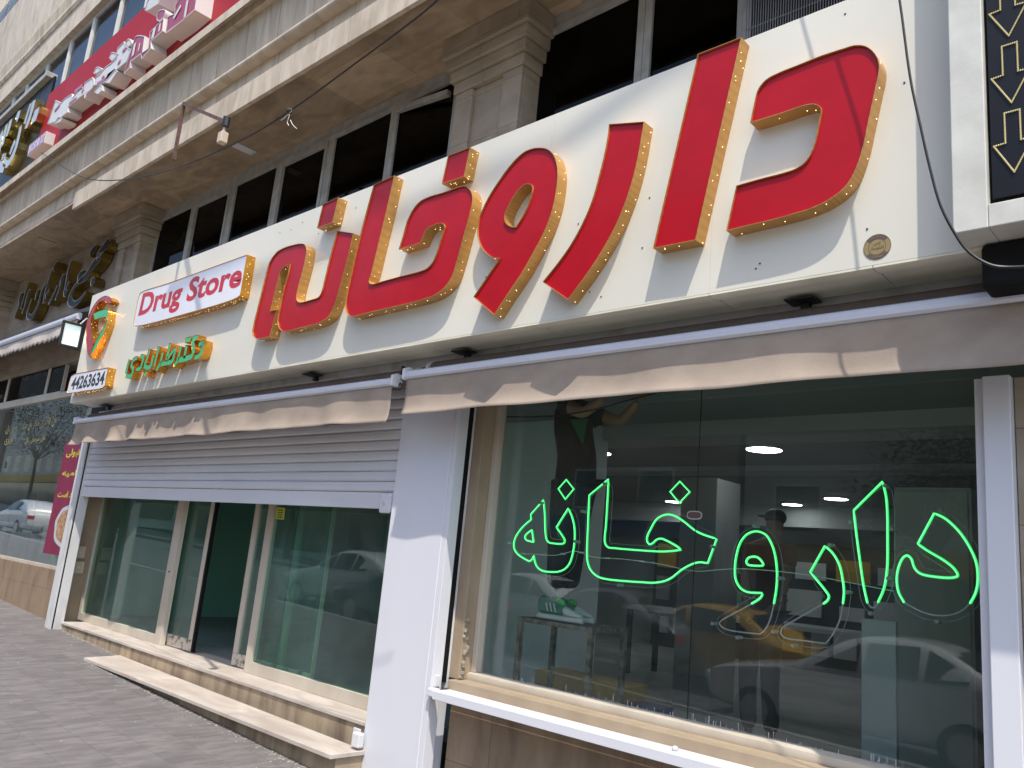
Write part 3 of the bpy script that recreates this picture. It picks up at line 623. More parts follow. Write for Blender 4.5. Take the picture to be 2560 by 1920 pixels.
# left post
pst = thing('shutter_post', 'slim white shutter guide post with scuffed foot left of the glass doors', 'post', (-11.5, .45, zg(-11.5, .4)))
MB().box(-11.69, -11.50, YC, .56, zg(-11.6, .4)-.06, Z(1.35)).build('front_cladding', white_dull, pst, bevel=.004)
BX('rail_slot', gasket, -11.498, -11.48, YC+.02, .50, zg(-11.5, .4), Z(1.35), parent=pst)
BX('guide_rail', white_dull, -11.479, -11.462, YC+.03, .54, zg(-11.5, .4), Z(1.35), parent=pst, bevel=.002)
# right column
rc = thing('cladded_pillar', 'narrow white metal clad pillar at the right end of the show window', 'pillar', (-.9, .45, zg(-.9, .4)))
MB().box(-.985, -.945, .44, .62, zg(-.9, .4)-.1, Z(1.0)).build('guide_rail', white_metal, rc, bevel=.003)
MB().box(-.943, -.835, .40, .64, zg(-.9, .4)-.1, Z(1.0)).build('front_cladding', white_metal, rc, bevel=.004)
BX('stone_pier', stone_wall, -.832, .6, .46, .9, zg(0, .4)-.2, Z(1.0), label='beige stone pier right of the narrow white pillar', cat='pier', bevel=.004)
BX('lintel', gasket, -12.1, 3, .58, .95, Z(1.36), Z(2.2), parent=bld)
BX('header_panel', white_dull, sx0+.3, -.5, .335, .395, Z(1.405), Z(1.62), parent=bld)
# ---- doors
gd = G(120, 1230, .3798)
def dx(x, y, Y=.8): return at(*gd(x, y), Y).x
zT = Z(-1.272)
ste = thing('entrance_steps', 'two pale marble steps with a stone riser in front of the glass doors', 'steps', (-8, .3, zg(-8, .1)))
MB().box(-11.478, xcl-.002, .515, 1.05, zT-.03, zT).build('threshold_slab', marble_step, ste, bevel=.004)
MB().hexa([(-11.47, .53, zg(-11.4, .5)-.15), (xcl-.002, .53, zg(xcl, .5)-.15), (xcl-.002, 1.0, zg(xcl, .5)-.15), (-11.47, 1.0, zg(-11.4, .5)-.15)], [(-11.47, .53, zT-.0305), (xcl-.002, .53, zT-.0305), (xcl-.002, 1.0, zT-.0305), (-11.47, 1.0, zT-.0305)]).build('riser', riser_stone, ste)
zT2 = Z(-1.418)
MB().hexa([(-9.48, .10, zT2-.032), (-4.955, .10, zT2-.032), (-4.955, .398, zT2-.032), (-9.6, .528, zT2-.032)], [(-9.48, .10, zT2), (-4.955, .10, zT2), (-4.955, .398, zT2), (-9.6, .528, zT2)]).build('tread_slab', marble_step, ste, bevel=.004)
MB().hexa([(-9.3, .165, zg(-9.3, .1)-.15), (-4.975, .165, zg(-5, .1)-.15), (-4.975, .396, zg(-5, .1)-.15), (-9.3, .526, zg(-9.3, .1)-.15)], [(-9.3, .165, zT2-.0325), (-4.975, .165, zT2-.0325), (-4.975, .396, zT2-.0325), (-9.3, .526, zT2-.0325)]).build('riser', riser_stone, ste)
m = MB(); rr = random.Random(3)                               # spilled mortar along the foot of the steps
def scree(m, x0, x1, y, n, sc_=1):
    for k in range(n):
        x = rr.uniform(x0, x1); yy = y-abs(rr.gauss(0, .035))*sc_; r = rr.uniform(.002, .009)
        m.ball((x, yy, zg(x, yy)+r*.05), r*rr.uniform(.8, 2.2), 3, r*.4)
scree(m, -11.4, -9.4, .525, 260); scree(m, -9.5, -5, .16, 520, 1.6)
m.build('mortar_debris', mortar, kind='stuff', label='crumbled mortar strewn along the foot of the marble steps')
YD = .80
drs = thing('sliding_door_front', 'beige aluminium glazed door front with two half open sliding leaves under the shutter', 'sliding doors', (-8, .85, zT))
zDt = Z(1.355)
xa_, xb_ = dx(190, 835), dx(215, 790)
zr_b, zr_t = zT+.001, at(*gd(215, 792), YD).z
def stile(x0, x1, name='stile', mat=alu_beige, Y0=YD, Y1=YD+.06, z0=None, z1=None, parent=drs):
    return MB().box(x0, x1, Y0, Y1, z0 if z0 is not None else zr_b, z1 if z1 is not None else zDt).build(name, mat, parent, bevel=.003)
p1a, p1b = dx(697, 975), dx(738, 990); s1a = dx(740, 1000); s1b, s1c = dx(872, 1030), dx(893, 1034)
s2a, s2b = dx(1160, 1118), dx(1188, 1122); p2a, p2b = dx(1288, 1165), dx(1325, 1172); xend = xcl+.25
stile(xa_, xb_)
MB().box(xb_+.001, p1a-.001, YD, YD+.06, zr_b, zr_t).build('bottom_rail', alu_beige, drs, bevel=.003)
stile(p1a, p1b)
MB().box(xb_+.001, p1a-.001, YD+.025, YD+.033, zr_t+.001, zDt).build('pane', glass_green, drs)
stile(p2a, p2b)
MB().box(p2b+.001, xend, YD, YD+.06, zr_b, at(*gd(1340, 1120), YD).z).build('bottom_rail', alu_beige, drs, bevel=.003)
MB().box(p2b+.001, xend, YD+.025, YD+.033, at(*gd(1340, 1120), YD).z+.001, zDt).build('pane', glass_green, drs)
def leaf_door(x0, x1, edge_right, Y0):
    r_ = MB().box(x0, x1, Y0, Y0+.04, zr_b+.008, at(*gd(760, 935), YD).z).build('sliding_leaf', alu_dirty, drs, bevel=.002)
    zb_ = at(*gd(760, 935), YD).z+.001; t = .085
    for a, b_, mt in ((x0, x0+(.012 if edge_right else t), alu_beige), (x1-(t if edge_right else .012), x1, alu_beige)):
        MB().box(a, b_, Y0, Y0+.04, zb_, zDt).build('stile', mt, r_, bevel=.002)
    ge = (x1+.001, x1+.035) if edge_right else (x0-.02, x0-.001)
    if edge_right: MB().box(ge[0], ge[1], Y0+.004, Y0+.04, zr_b+.01, zDt).build('brush_seal', gasket, r_)
    MB().box(x0+.013, x1-.013, Y0+.016, Y0+.022, zb_, zDt).build('pane', glass_green, r_)
    return r_
leaf_door(p1a+.02, s1c, True, YD+.075)
lf = leaf_door(s2a, p2b+.9, False, YD+.075)
MB().box(dx(1505, 1150, YD+.12), dx(1535, 1155, YD+.12), YD+.118, YD+.15, zr_b, zDt).build('inner_stile', alu_beige, drs, bevel=.002)
MB().box(dx(1505, 1150, YD+.12)-.03, dx(1505, 1150, YD+.12)-.002, YD+.118, YD+.15, Z(-.95), zDt).build('brush_seal', gasket, drs)
for px_, py_ in ((770, 120), (700, 500)): pass
k = atX(*gd(808, 526), p1a).z
MB().tube([((p1a+p1b)/2, YD-.004, at(*gd(808, 526), YD).z), ((p1a+p1b)/2, YD+.002, at(*gd(808, 526), YD).z)], .012, 12).build('key_hole', gasket, drs)
# yellow notice stuck inside the pane
q = Q(gd, YD+.02, (1503, 100), (1562, 104), (1553, 183), (1496, 176))
ns = thing('paper_notice', 'small yellow notice stuck inside the right door pane under the shutter', 'notice', q[3])
MB().quad(*q).build('sheet', yellow_sticker, ns)
b = MB()
for i in range(4):
    v0 = .18+.2*i; a = q[0].lerp(q[3], v0); c_ = q[1].lerp(q[2], v0); a2 = q[0].lerp(q[3], v0+.09); c2_ = q[1].lerp(q[2], v0+.09)
    b.quad(*[p+Vector((0, -.001, 0)) for p in (a.lerp(c_, .18), a.lerp(c_, .82), a2.lerp(c2_, .8), a2.lerp(c2_, .2))])
b.build('print', ink_black, ns)
# left jamb stone, right-facing, and door surround
BX('jamb', jamb_stone, -11.9, xa_-.002, .56, .95, zT-.2, Z(1.3), label='tan stone jamb left of the glass doors', cat='jamb', bevel=.004)
sw = thing('switch_box', 'upper cream key switch box on the tan jamb beside the doors', 'switch box', atX(*gd(205, 425), xa_))
for (x, y), lab, o in (((207, 395), 0, sw), ((198, 495), 'lower cream key switch box on the tan jamb beside the doors', None)):
    p = atX(*gd(x, y), xa_)
    if o is None: o = thing('switch_box', lab, 'switch box', p-Vector((0, 0, .09)), 'switch boxes on the jamb')
    else: o['group'] = 'switch boxes on the jamb'; o.location = p-Vector((0, 0, .09))
    MB().box(xa_+.0, xa_+.05, p.y-.085, p.y+.06, p.z-.08, p.z+.08).build('housing', plastic_cream, o, bevel=.012)
    MB().tube([(xa_+.049, p.y-.01, p.z), (xa_+.054, p.y-.01, p.z)], .014, 10).build('key_slot', white_dull, o)
# white padlock bracket on the step end
p = at(897, 1852, YC-.02)
lb = thing('lock_bracket', 'white steel lock bracket at the pillar foot above the step end', 'lock bracket', (xcl-.02, .33, zT2+.0))
MB().box(xcl-.11, xcl-.03, .385, .395, zT2+.03, zT2+.13).build('plate', white_dull, lb, bevel=.004)
MB().box(xcl-.05, xcl+.035, .33, .384, zT2+.015, zT2+.115).build('body', white_dull, lb, bevel=.010)
MB().tube([(xcl-.085, .384, zT2+.09), (xcl-.085, .382, zT2+.09)], .012, 10).build('eye', gasket, lb)
# ---- roller shutter
YS = .46
zsb = at(980, 1273, YS).z; pit_ = (at(1007, 960+347*K, YS).z-at(985, 960+983*K, YS).z)/7
shu = thing('roller_shutter', 'half lowered grey slatted roller shutter over the glass doors', 'roller shutter', (-8, YS, zsb))
bot = MB().box(-11.46, xcl+.03, YS-.004, YS+.03, zsb, zsb+.128).build('bottom_bar', shutter_m, shu, bevel=.004)
m = MB()
zz = zsb+.130
while zz < Z(1.36):
    m.prof([(YS, zz+.004), (YS-.012, zz+.018), (YS-.014, zz+pit_*.5), (YS-.011, zz+pit_-.014), (YS+.001, zz+pit_-.0005), (YS+.02, zz+pit_-.001), (YS+.02, zz+.003)], -11.462, xcl+.03); zz += pit_
m.build('slats', shutter_m, shu)
p = at(*G(640, 960, K)(1143, 1035), YS-.004)
MB().box(p.x-.075, p.x+.06, YS-.034, YS-.005, p.z-.075, p.z+.075).build('lock', white_metal, shu, bevel=.014)
MB().tube([(p.x-.02, YS-.0345, p.z), (p.x-.02, YS-.037, p.z)], .022, 12).build('lock_barrel', white_dull, shu)
# ---- awnings
def awning(lab, x0, x1, zoff, wavef, droop, grp='retracted cloth awnings under the sign', xr0=None, xr1=None):
    zb = Z(1.235+zoff); zt = Z(1.302+zoff); o = thing('retracted_awning', lab, 'awning', ((x0+x1)/2, .2, zb), grp)
    MB().tube([((xr0 if xr0 is not None else x0)+.02, .250, zt+.012), ((xr1 if xr1 is not None else x1)-.02, .250, zt+.012)], .068, 20).build('fabric_roll', fabric_dark, o, smooth=True)
    MB().prof([(.115, zb), (.10, zb+.012), (.098, zb+.034), (.105, zb+.037), (.112, zt-.012), (.128, zt), (.165, zt), (.165, zb)], x0, x1).build('front_bar', bar_white, o, smooth=True)
    for xx, s in ((x0, -1), (x1, 1)):
        MB().prof([(.092, zb-.004), (.092, zt+.01), (.14, zt+.03), (.20, zt+.02), (.19, zb-.004)], min(xx, xx+s*.025)+.0005*s, max(xx, xx+s*.025)+.0005*s).build('end_cap', white_metal, o, bevel=.006)
        xr = (xr0 if s < 0 and xr0 is not None else xr1 if s > 0 and xr1 is not None else xx)
        MB().tube([(xr, .250, zt+.012), (xr+s*.03, .250, zt+.012)], .072, 16).build('roll_bracket', white_dull, o)
    n = int((x1-x0)/.035); rows = 12; vs = []; fs = []; ph = random.random()*6
    for j in range(rows+1):
        v = j/rows
        for i in range(n+1):
            u = i/n; X = x0+.005+(x1-x0-.01)*u
            amp = v**1.3
            wv = wavef(X, v)
            edge = .02*amp*(math.exp(-(X-x0)/.12)-math.exp(-(x1-X)/.12))
            z = zb-.002-v*droop(X)-.0045*amp*math.sin(X*5.1+ph)
            vs.append((X+edge*.3, .122+amp*wv-.035*v**5-.006*math.sin(X*1.7)*amp, z))
    for j in range(rows):
        for i in range(n):
            a = j*(n+1)+i; fs.append((a, a+1, a+n+2, a+n+1))
    va = MB().add(vs, fs).build('valance', fabric, o, smooth=True)
    so_ = va.modifiers.new('cloth', 'SOLIDIFY'); so_.thickness = .002
    return o
xl0, xl1 = at(190, 1063, .13).x, at(984, 960, .13).x
xr0_, xr1_ = at(1018, 950, .13).x, -.30
awning('retracted taupe awning with white front bar above the roller shutter', xl0, xl1, -.036,
       lambda X, v: .016*math.sin(X*7.3)+.010*math.sin(X*13.1+1)+(.05*math.sin(X*9)*math.exp(-((X+9.9)/1.1)**2)*v), lambda X: .275, xr1=xl1+.13, xr0=xl0+.16)
awning('longer retracted taupe awning with white front bar above the show window', xr0_, xr1_, 0,
       lambda X, v: .008*math.sin(X*4.1)+.007*math.sin(X*9.3+2), lambda X: .268, xr0=xr0_+.16)
cb_ = thing('crank_eye', 'dark steel crank eye hanging between the two awnings', 'crank eye', at(998, 965, .15))
p = at(1004, 930, .20); q_ = at(1000, 966, .16)
MB().tube([at(1008, 918, .22), at(1006, 935, .20), at(1004, 950, .18)], .016, 8).build('gear', black_iron, cb_)
MB().tube([q_+Vector((.014*math.cos(a), 0, .026*math.sin(a))) for a in [k*math.pi/6 for k in range(12)]], .005, 6, closed=True).build('eye', black_iron, cb_)
for (x, y), lab in (((745, 925), 'third black support bracket from the right under the sign'), ((1110, 860), 'second black support bracket from the right under the sign'), ((1739*1.1573, 650*1.1573), 'black support bracket under the sign nearest its right end'), ((262, 1012), 'black support bracket under the left end of the sign')):
    p = atZ(x, y, sz0-.02); X = p.x
    o = thing('support_bracket', lab, 'bracket', (X, .30, sz0-.13), 'black brackets under the sign')
    MB().box(X-.075, X+.075, .19, .305, sz0-.034, sz0-.024).build('plate', black_iron, o)
    MB().box(X-.022, X+.022, .27, .306, sz0-.075, sz0-.035).build('stem', black_iron, o)
# ---- show window
YG = .75
wz0 = Z(-.83); wzt = Z(1.355)
sil = thing('show_window', 'large fixed show window of three frameless glass sheets in a beige frame', 'shop window', (-2.6, YG, wz0))
fx0, fx1 = -4.262, -.99
def tilt_sill(X): return 0.0
MB().prof([(.66, wz0), (.655, wz0+.02), (.66, wz0+.042), (.70, wz0+.05), (.77, wz0+.05), (.77, wz0)], fx0+.0, fx1).build('bottom_frame', alu_beige, sil, smooth=True)
MB().box(fx0, fx0+.042, .69, .77, wz0+.051, wzt).build('side_frame', alu_beige, sil, bevel=.003)
ws = [fx0+.043, at(1735, 1400, YG).x, fx1]
for a, b in zip(ws, ws[1:]): MB().box(a+.0015, b-.0015, YG, YG+.008, wz0+.051, wzt).build('glass_sheet', glass_win, sil)
MB().box(ws[1]-.0014, ws[1]+.0014, YG+.001, YG+.007, wz0+.051, wzt).build('glass_joint', gasket, sil)
m = MB()                                                     # dried splashes on the foot of the glass
for k in range(150):
    x = rr.uniform(fx0+.1, fx1); h_ = rr.random()**4*.045; m.box(x, x+rr.uniform(.001, .004), YG-.0012, YG-.0004, wz0+.052, wz0+.056+h_)
m.build('splash_marks', white_dull, sil)
sl_ = thing('window_sill', 'tan stone window sill and brown stone wall below the show window', 'sill', (-2.6, .5, zg(-2.6, .5)))
MB().box(-4.30, fx1, .52, .80, Z(-.90), wz0-.001).build('sill_stone', jamb_stone, sl_, bevel=.006)
MB().box(-4.30, fx1, .57, .82, zg(-4.3, .5)-.35, Z(-.9005)).build('lower_wall', stone_brown, sl_)
BX('jamb', jamb_stone, -4.60, fx0-.001, .58, .80, Z(-.83)+.001, Z(1.3), label='tan stone jamb with chipped foot left of the show window', cat='jamb', bevel=.004)
m = MB()
for k in range(26):
    y = rr.uniform(.585, .645); z = Z(-.82)+rr.random()*.42; r = rr.uniform(.008, .022); m.ball((fx0+.001, y, z), r, 3, r*.8)
m.build('crumbled_plaster', mortar, label='crumbled plaster on the chipped foot of the window jamb', kind='stuff')
lg = thing('shutter_rail', 'long white metal rail running along the foot of the show window', 'rail', (-2.6, .42, Z(-.95)))
MB().box(-4.275, fx1+.02, .36, .519, Z(-.948), Z(-.893)).build('rail', white_metal, lg, bevel=.003)
MB().box(-4.335, -4.277, .365, .43, Z(-.94), Z(-.885)).build('end_bracket', white_metal, lg, bevel=.008)
p = at(1688, 1866, .44)
MB().ball((p.x, .44, Z(-.893)+.012), .018, 6, .014).build('plaster_crumb', in_white, label='small white crumb lying on the white rail', cat='crumb')
# ---- green LED sign inside the glass
YN = .80
gA, gB, gC, gD = G(1270, 1160, .1928), G(1440, 1170, .1868), G(1780, 1290, .2110), G(2100, 1180, .2291)
NE = [
 ('leftmost green LED outline letters, joined with a diamond dot, hanging behind the show window glass', gA,
  [('c', 'C462,467 S478,640 S485,860 S500,970 S530,1015 S600,1030 S690,1036 S728,1025 S738,990 S700,920 C630,822 C785,575 S830,680 S860,800 S868,920 S860,1050 S835,1190 S800,1290 S740,1360 S660,1395 S560,1400 S450,1385 S390,1345 S355,1280 C337,1190 S310,1240 S280,1258 S210,1225 S120,1160 S82,1090 S80,1020 S100,950 S150,870 S220,790 C302,722 C297,655'),
   ('c', 'C313,853 S232,920 S222,950 S240,985 S280,1000 C335,1015'), ('c', 'C758,203 C855,325 C745,458 C655,322')], [0, 2]),
 ('wide green LED outline letters with a diamond dot in the middle of the show window', gB,
  [('c', 'C437,150 S425,400 S400,800 S386,930 S392,1010 S430,1060 S520,1073 S900,1105 S1150,1118 S1300,1110 C1405,1095 S1370,1060 S1200,965 S1140,945 S1085,957 S1030,1005 S988,1021 S956,985 S955,920 S1000,820 S1070,700 S1140,645 S1240,622 S1330,645 S1450,720 S1580,825 S1680,880 C1885,950 C1765,1275 S1660,1262 S1560,1285 S1420,1360 S1280,1470 S1180,1515 S1050,1535 S900,1530 S350,1475 S260,1430 S190,1350 S155,1240 S150,1120 S165,700 C180,365'),
   ('c', 'C1392,180 C1525,322 C1385,468 C1262,318')], [0, 1]),
 ('green LED outline letter with an oval eye, its tail end unlit, in the show window', gC,
  [('o', 'C470,1040 S570,975 C598,935 C590,912 S420,900 S340,855 S285,760 S272,640 S290,470 S340,310 S420,215 S530,182 S640,225 S715,350 S755,500 S772,680 S765,850 C735,1040'),
   ('u', 'C735,1040 S690,1220 S630,1345 C570,1398 S380,1380 S180,1346 S112,1310 S90,1265 C130,1225 C470,1040'),
   ('c', 'S480,482 S540,490 S596,545 S608,582 S500,588 S430,578 S408,545 S430,500')], [0, 1]),
 ('green LED outline blade shaped letter with its lower half unlit in the show window', gC,
  [('o', 'C1320,1040 S1370,1000 S1386,950 S1350,890 C1165,665 C1340,355 S1430,440 S1510,580 S1550,760 S1565,900 C1552,1040'),
   ('u', 'C1552,1040 S1510,1240 S1430,1400 C1350,1510 S1100,1480 S860,1442 S815,1390 C830,1320 C1320,1040')], [0, 1]),
 ('tall pointed green LED outline letter near the right end of the show window', gD,
  [('o', 'S300,1430 S260,1250 S220,980 S180,680 C150,420 C467,105 S505,280 S518,480 S520,700 S515,1050 S480,1270 S415,1425'), ('u', 'C415,1425 S380,1478 S340,1478 C300,1430')], [0, 1]),
 ('rightmost green LED outline letter like an open hook beside the narrow white pillar', gD,
  [('o', 'C700,1425 S640,1310 S620,1170 S640,1040 S690,935 S735,912 S780,950 S810,1040 S870,1105 S1050,1145 S1240,1152 S1285,1130 S1250,1060 S1150,975 S950,855 C850,785 C1030,450 S1150,510 S1300,650 S1420,830 S1490,1000 S1505,1180 S1480,1320 C1420,1435'),
   ('u', 'C1420,1435 S1300,1530 S1120,1570 S900,1530 C700,1425')], [0, 1])]
for lab, g, parts, ring in NE:
    pts0 = trace(parts[0][1], g, YN); xm = sum(p.x for p in pts0)/len(pts0); zl = min(p.z for p in pts0)
    r_ = thing('led_letter', lab, 'LED letter', (xm, YN, zl), 'green LED outline letters in the window')
    for kind, tr in parts:
        cl = kind == 'c'; pts = trace(tr, g, YN, 5, cl)
        if kind == 'u': MB().tube(pts, .0042, 6, cl).build('unlit_tube', neon_off, r_)
        else:
            MB().tube(pts, .0070, 8, cl).build('lit_tube', neon_on, r_, smooth=True)
            MB().tube([p+Vector((0, -.0052, 0)) for p in pts], .0028, 6, cl).build('bright_core', neon_core, r_)
    if parts[1][0] == 'u': lp = xz(pts0+trace(parts[1][1], g, YN, 5, False)[1:-1])
    else: lp = xz(pts0)
    of = offs(lp, .030)
    for _ in range(5):   # relax the outset outline so that tight corners stay clean
        of = [((a[0]+2*b_[0]+c_[0])/4, (a[1]+2*b_[1]+c_[1])/4) for a, b_, c_ in zip(of[-1:]+of[:-1], of, of[1:]+of[:1])]
    MB().tube([(x, YN+.012, z) for x, z in of], .0016, 5, True).build('acrylic_edge', acrylic_edge, r_)
    zs_ = [p[1] for p in of]; xs_ = [p[0] for p in of]
    b = MB()
    for k in (zs_.index(max(zs_)), zs_.index(min(zs_)), xs_.index(min(xs_)), xs_.index(max(xs_))):
        x, z = of[k]; b.tube([(x, YG+.009, z), (x, YN+.016, z)], .010, 10)
    b.build('stand_off', acrylic_edge, r_)
po = at(1736, 1288, YG-.002)
ovs = thing('oval_sticker', 'small grey oval sticker on the glass joint of the show window', 'sticker', (po.x, YG-.002, po.z-.03))
def ovl(rx, rz): return [(po.x+rx*math.copysign(abs(math.cos(t))**.6, math.cos(t)), po.z+rz*math.copysign(abs(math.sin(t))**.8, math.sin(t))) for t in [2*math.pi*k/28 for k in range(28)]]
MB().wall([ovl(.052, .026)], YG-.003, YG-.0005).build('base', neon_off, ovs); MB().wall([ovl(.045, .019)], YG-.0042, YG-.0031).build('print', sticker_brown, ovs)
wr = thing('led_wire', 'thin pale wire with connectors strung between the green LED letters', 'wire', at(1700, 1450, YN))
pts = trace('C1290,1383 S1330,1385 S1390,1388 S1440,1378 S1480,1392 S1560,1398 S1650,1410 S1740,1428 S1800,1424 S1860,1422 S2010,1436 S2100,1452 C2235,1478', I, YN+.03, 6, False)
MB().tube(pts, .0022, 5).build('lead', string_white, wr)
b = MB()
for k in (3, 9, 14, 20, 27, 33): p = pts[k]; b.box(p.x-.018, p.x+.018, p.y-.005, p.y+.005, p.z-.005, p.z+.005)
b.build('connector', in_white, wr)
# ---- inside of the shop
room = thing('shop_interior', 'dim empty shop interior with grey ceiling and green walls seen through the glass', 'shop interior', (-6, 6, Z(-1.3)))
zf, zc = Z(-1.29), Z(1.34); yb_ = 11.0
BX('interior_floor', in_floor, -12.5, .5, 1.051, yb_, zf-.1, zf, parent=room)
BX('interior_ceiling', in_ceil, -12.5, .5, .96, yb_, zc, zc+.1, parent=room)
BX('back_wall', in_wall, -12.5, .5, yb_, yb_+.1, zf, zc, parent=room)
BX('side_wall', in_greenlt, -12.6, -12.5, .96, yb_, zf, zc, parent=room)
BX('side_wall', in_wall, .5, .6, .96, yb_, zf, zc, parent=room)
for y0, y1, h_ in ((2.6, 3.1, .13), (5.2, 5.6, .06), (9.7, 10.0, .35)):
    BX('ceiling_beam', in_wall, -12.5, .5, y0, y1, zc-h_, zc-.001, parent=room)
x1 = at(*gd(1130, 500), 4.2).x; x0 = at(*gd(930, 500), 4.2).x
BX('green_wall', in_green, x1, at(*gd(1640, 400), 4.2).x, 4.2, 4.4, zf, zc-.001, parent=room)
BX('green_wall', in_greenlt, at(*gd(930, 500), 3.6).x-2.6, x1, 4.2, 4.3, zf, zc-.001, parent=room)
BX('partition', in_greenlt, at(*gd(520, 300), 2.4).x-.1, at(*gd(520, 300), 2.4).x, 1.3, 4.19, zf, zc-.001, parent=room)
def slab(name, lab, cat, mat, xa, xb, y0, y1, z0, z1, bev=.006):
    return MB().box(xa, xb, y0, y1, z0, z1).build(name, mat, bevel=bev, label=lab, cat=cat)
a = at(*gd(1760, 700), 3.0).x; b_ = at(*gd(1925, 700), 3.0).x
slab('interior_column', 'pale grey square column inside behind the right door pane', 'column', in_grey, a, b_, 3.0, 3.5, zf, zc-.001)
a = at(1700, 1300, 4.0).x; b_ = at(1790, 1300, 4.0).x
slab('interior_column', 'grey square column inside behind the glass joint of the show window', 'column', in_grey, a, b_, 4.0, 4.5, zf, zc-.31)
a = at(2235, 1300, 2.6).x; b_ = at(2330, 1300, 2.6).x
cupb = thing('tall_cupboard', 'tall pale cupboard inside at the right end of the show window', 'cupboard', ((a+b_)/2, 2.9, zf))
MB().box(a, b_+.25, 2.6, 3.3, zf, at(2235, 1218, 2.6).z).build('carcass', in_white, cupb, bevel=.004)
MB().box(a+.02, b_+.23, 2.585, 2.599, zf+.05, at(2235, 1218, 2.6).z-.03).build('door', in_white, cupb, bevel=.003)
a = at(2153, 1600, 1.7).x; b_ = at(2240, 1600, 1.7).x
slab('white_panel_board', 'white panel board leaning upright inside behind the two right LED letters', 'board', in_white, a, b_, 1.7, 1.74, zf, at(2153, 1545, 1.7).z)
a = at(1320, 1300, 1.9).x; b_ = at(1370, 1300, 1.9).x
slab('interior_pillar', 'pale painted pillar inside at the left edge of the show window', 'pillar', in_pale, a-.9, b_, 2.2, 2.7, zf, zc-.001)
tb = thing('work_table', 'long low work table deep inside the shop', 'table', (-3.6, 6, zf))
MB().box(-6.6, -2.4, 5.8, 6.6, zf+.82, zf+.87).build('table_top', in_white, tb, bevel=.004)
for x in (-6.5, -2.5):
    for y in (5.85, 6.5): MB().box(x-.03, x+.03, y-.03, y+.03, zf, zf+.819).build('leg', in_dark, tb)
sh = thing('shelf_unit', 'dark shelf unit with pale boxes along the back wall inside', 'shelves', (-4.5, 10, zf))
MB().box(-9, -1, 10.2, 10.9, zf, zf+2.0).build('carcass', in_dark, sh, bevel=.004)
for r in range(3):
    x = -8.9
    while x < -1.4:
        w_ = rr.uniform(.25, .6); MB().box(x, x+w_, 10.15, 10.199, zf+.25+r*.6, zf+.25+r*.6+rr.uniform(.2, .45)).build('carton', rr.choice([in_grey, in_white, in_wall, yellow_tool, in_greenlt]), sh); x += w_+rr.uniform(.03, .4)
for px_, py_, r, lab in ((1490, 1133, .17, 'round ceiling lamp inside just right of the person on the stool'), (1910, 1125, .17, 'round ceiling lamp inside at upper centre of the show window'), (1490, 1236, .15, 'far small ceiling lamp beside the tall LED stroke'), (1685, 1255, .15, 'far small ceiling lamp below the diamond dot of the wide LED letters'), (1980, 1262, .15, 'far small ceiling lamp left of the tall pointed LED letter'), (2090, 1248, .16, 'far ceiling lamp nearest the tall pointed LED letter')):
    p = atZ(px_, py_, zc-.03)
    o = thing('ceiling_lamp', lab, 'ceiling lamp', (p.x, p.y, zc-.03), 'lit round ceiling lamps')
    MB().tube([(p.x, p.y, zc-.028), (p.x, p.y, zc-.001)], r+.015, 20).build('trim_ring', in_white, o)
    MB().tube([(p.x, p.y, zc-.034), (p.x, p.y, zc-.0285)], r, 20).build('diffuser', lamp_on, o)
# things lying about inside
bk = thing('tool_crate', 'yellow and blue plastic tool crate on the floor behind the stool', 'crate', (-3.55, 1.75, zf))
q0 = at(1335, 1700, 1.9); q1 = at(1560, 1700, 1.9)
MB().box(q0.x, q1.x, 1.9, 2.25, Z(-.98), Z(-.86)).build('lid', yellow_tool, bk, bevel=.01)
MB().box(q0.x+.25, q1.x+.25, 1.92, 2.23, zf, Z(-.981)).build('body', blue_tool, bk, bevel=.01)
# ---- worn stool and the person standing on it
YP = 1.02
zst = at(1380, 1551, YP).z
stl = thing('metal_stool', 'worn angle iron stool carrying the person inside the show window', 'stool', (-4.0, YP+.15, zf))
sxa, sxb = at(1308, 1545, YP).x, at(1494, 1563, YP).x
MB().box(sxa, sxb, YP-.06, YP+.36, zst-.035, zst-.004).build('seat_frame', stool_m, stl, bevel=.003)
MB().box(sxa+.02, sxb-.02, YP-.05, YP+.35, zst-.0035, zst).build('seat', in_dark, stl)
for x in (sxa+.018, sxb-.018):
    for y in (YP-.04, YP+.34): MB().box(x-.018, x+.018, y-.018, y+.018, zf, zst-.036).build('leg', stool_m, stl, bevel=.002)
def skinned(name, mat, verts, edges, radii, parent=None, sub=2, root=0, label=None, cat=None):
    org = Vector(verts[root]); me = bpy.data.meshes.new(name); me.from_pydata([Vector(v)-org for v in verts], edges, []); me.materials.append(mat)
    o = bpy.data.objects.new(name, me); COL.objects.link(o); o.location = org-origin(parent)
    if parent: o.parent = parent
    sk = o.modifiers.new('skin', 'SKIN'); sk.use_smooth_shade = True
    for i, r in enumerate(radii):
        d = me.skin_vertices[0].data[i]; d.radius = (r, r) if not isinstance(r, tuple) else r; d.use_root = (i == root)
    if sub: s_ = o.modifiers.new('sub', 'SUBSURF'); s_.levels = sub; s_.render_levels = sub
    return tag(o, label, cat)
def chain(n0, n): return [(i, i+1) for i in range(n0, n0+n-1)]
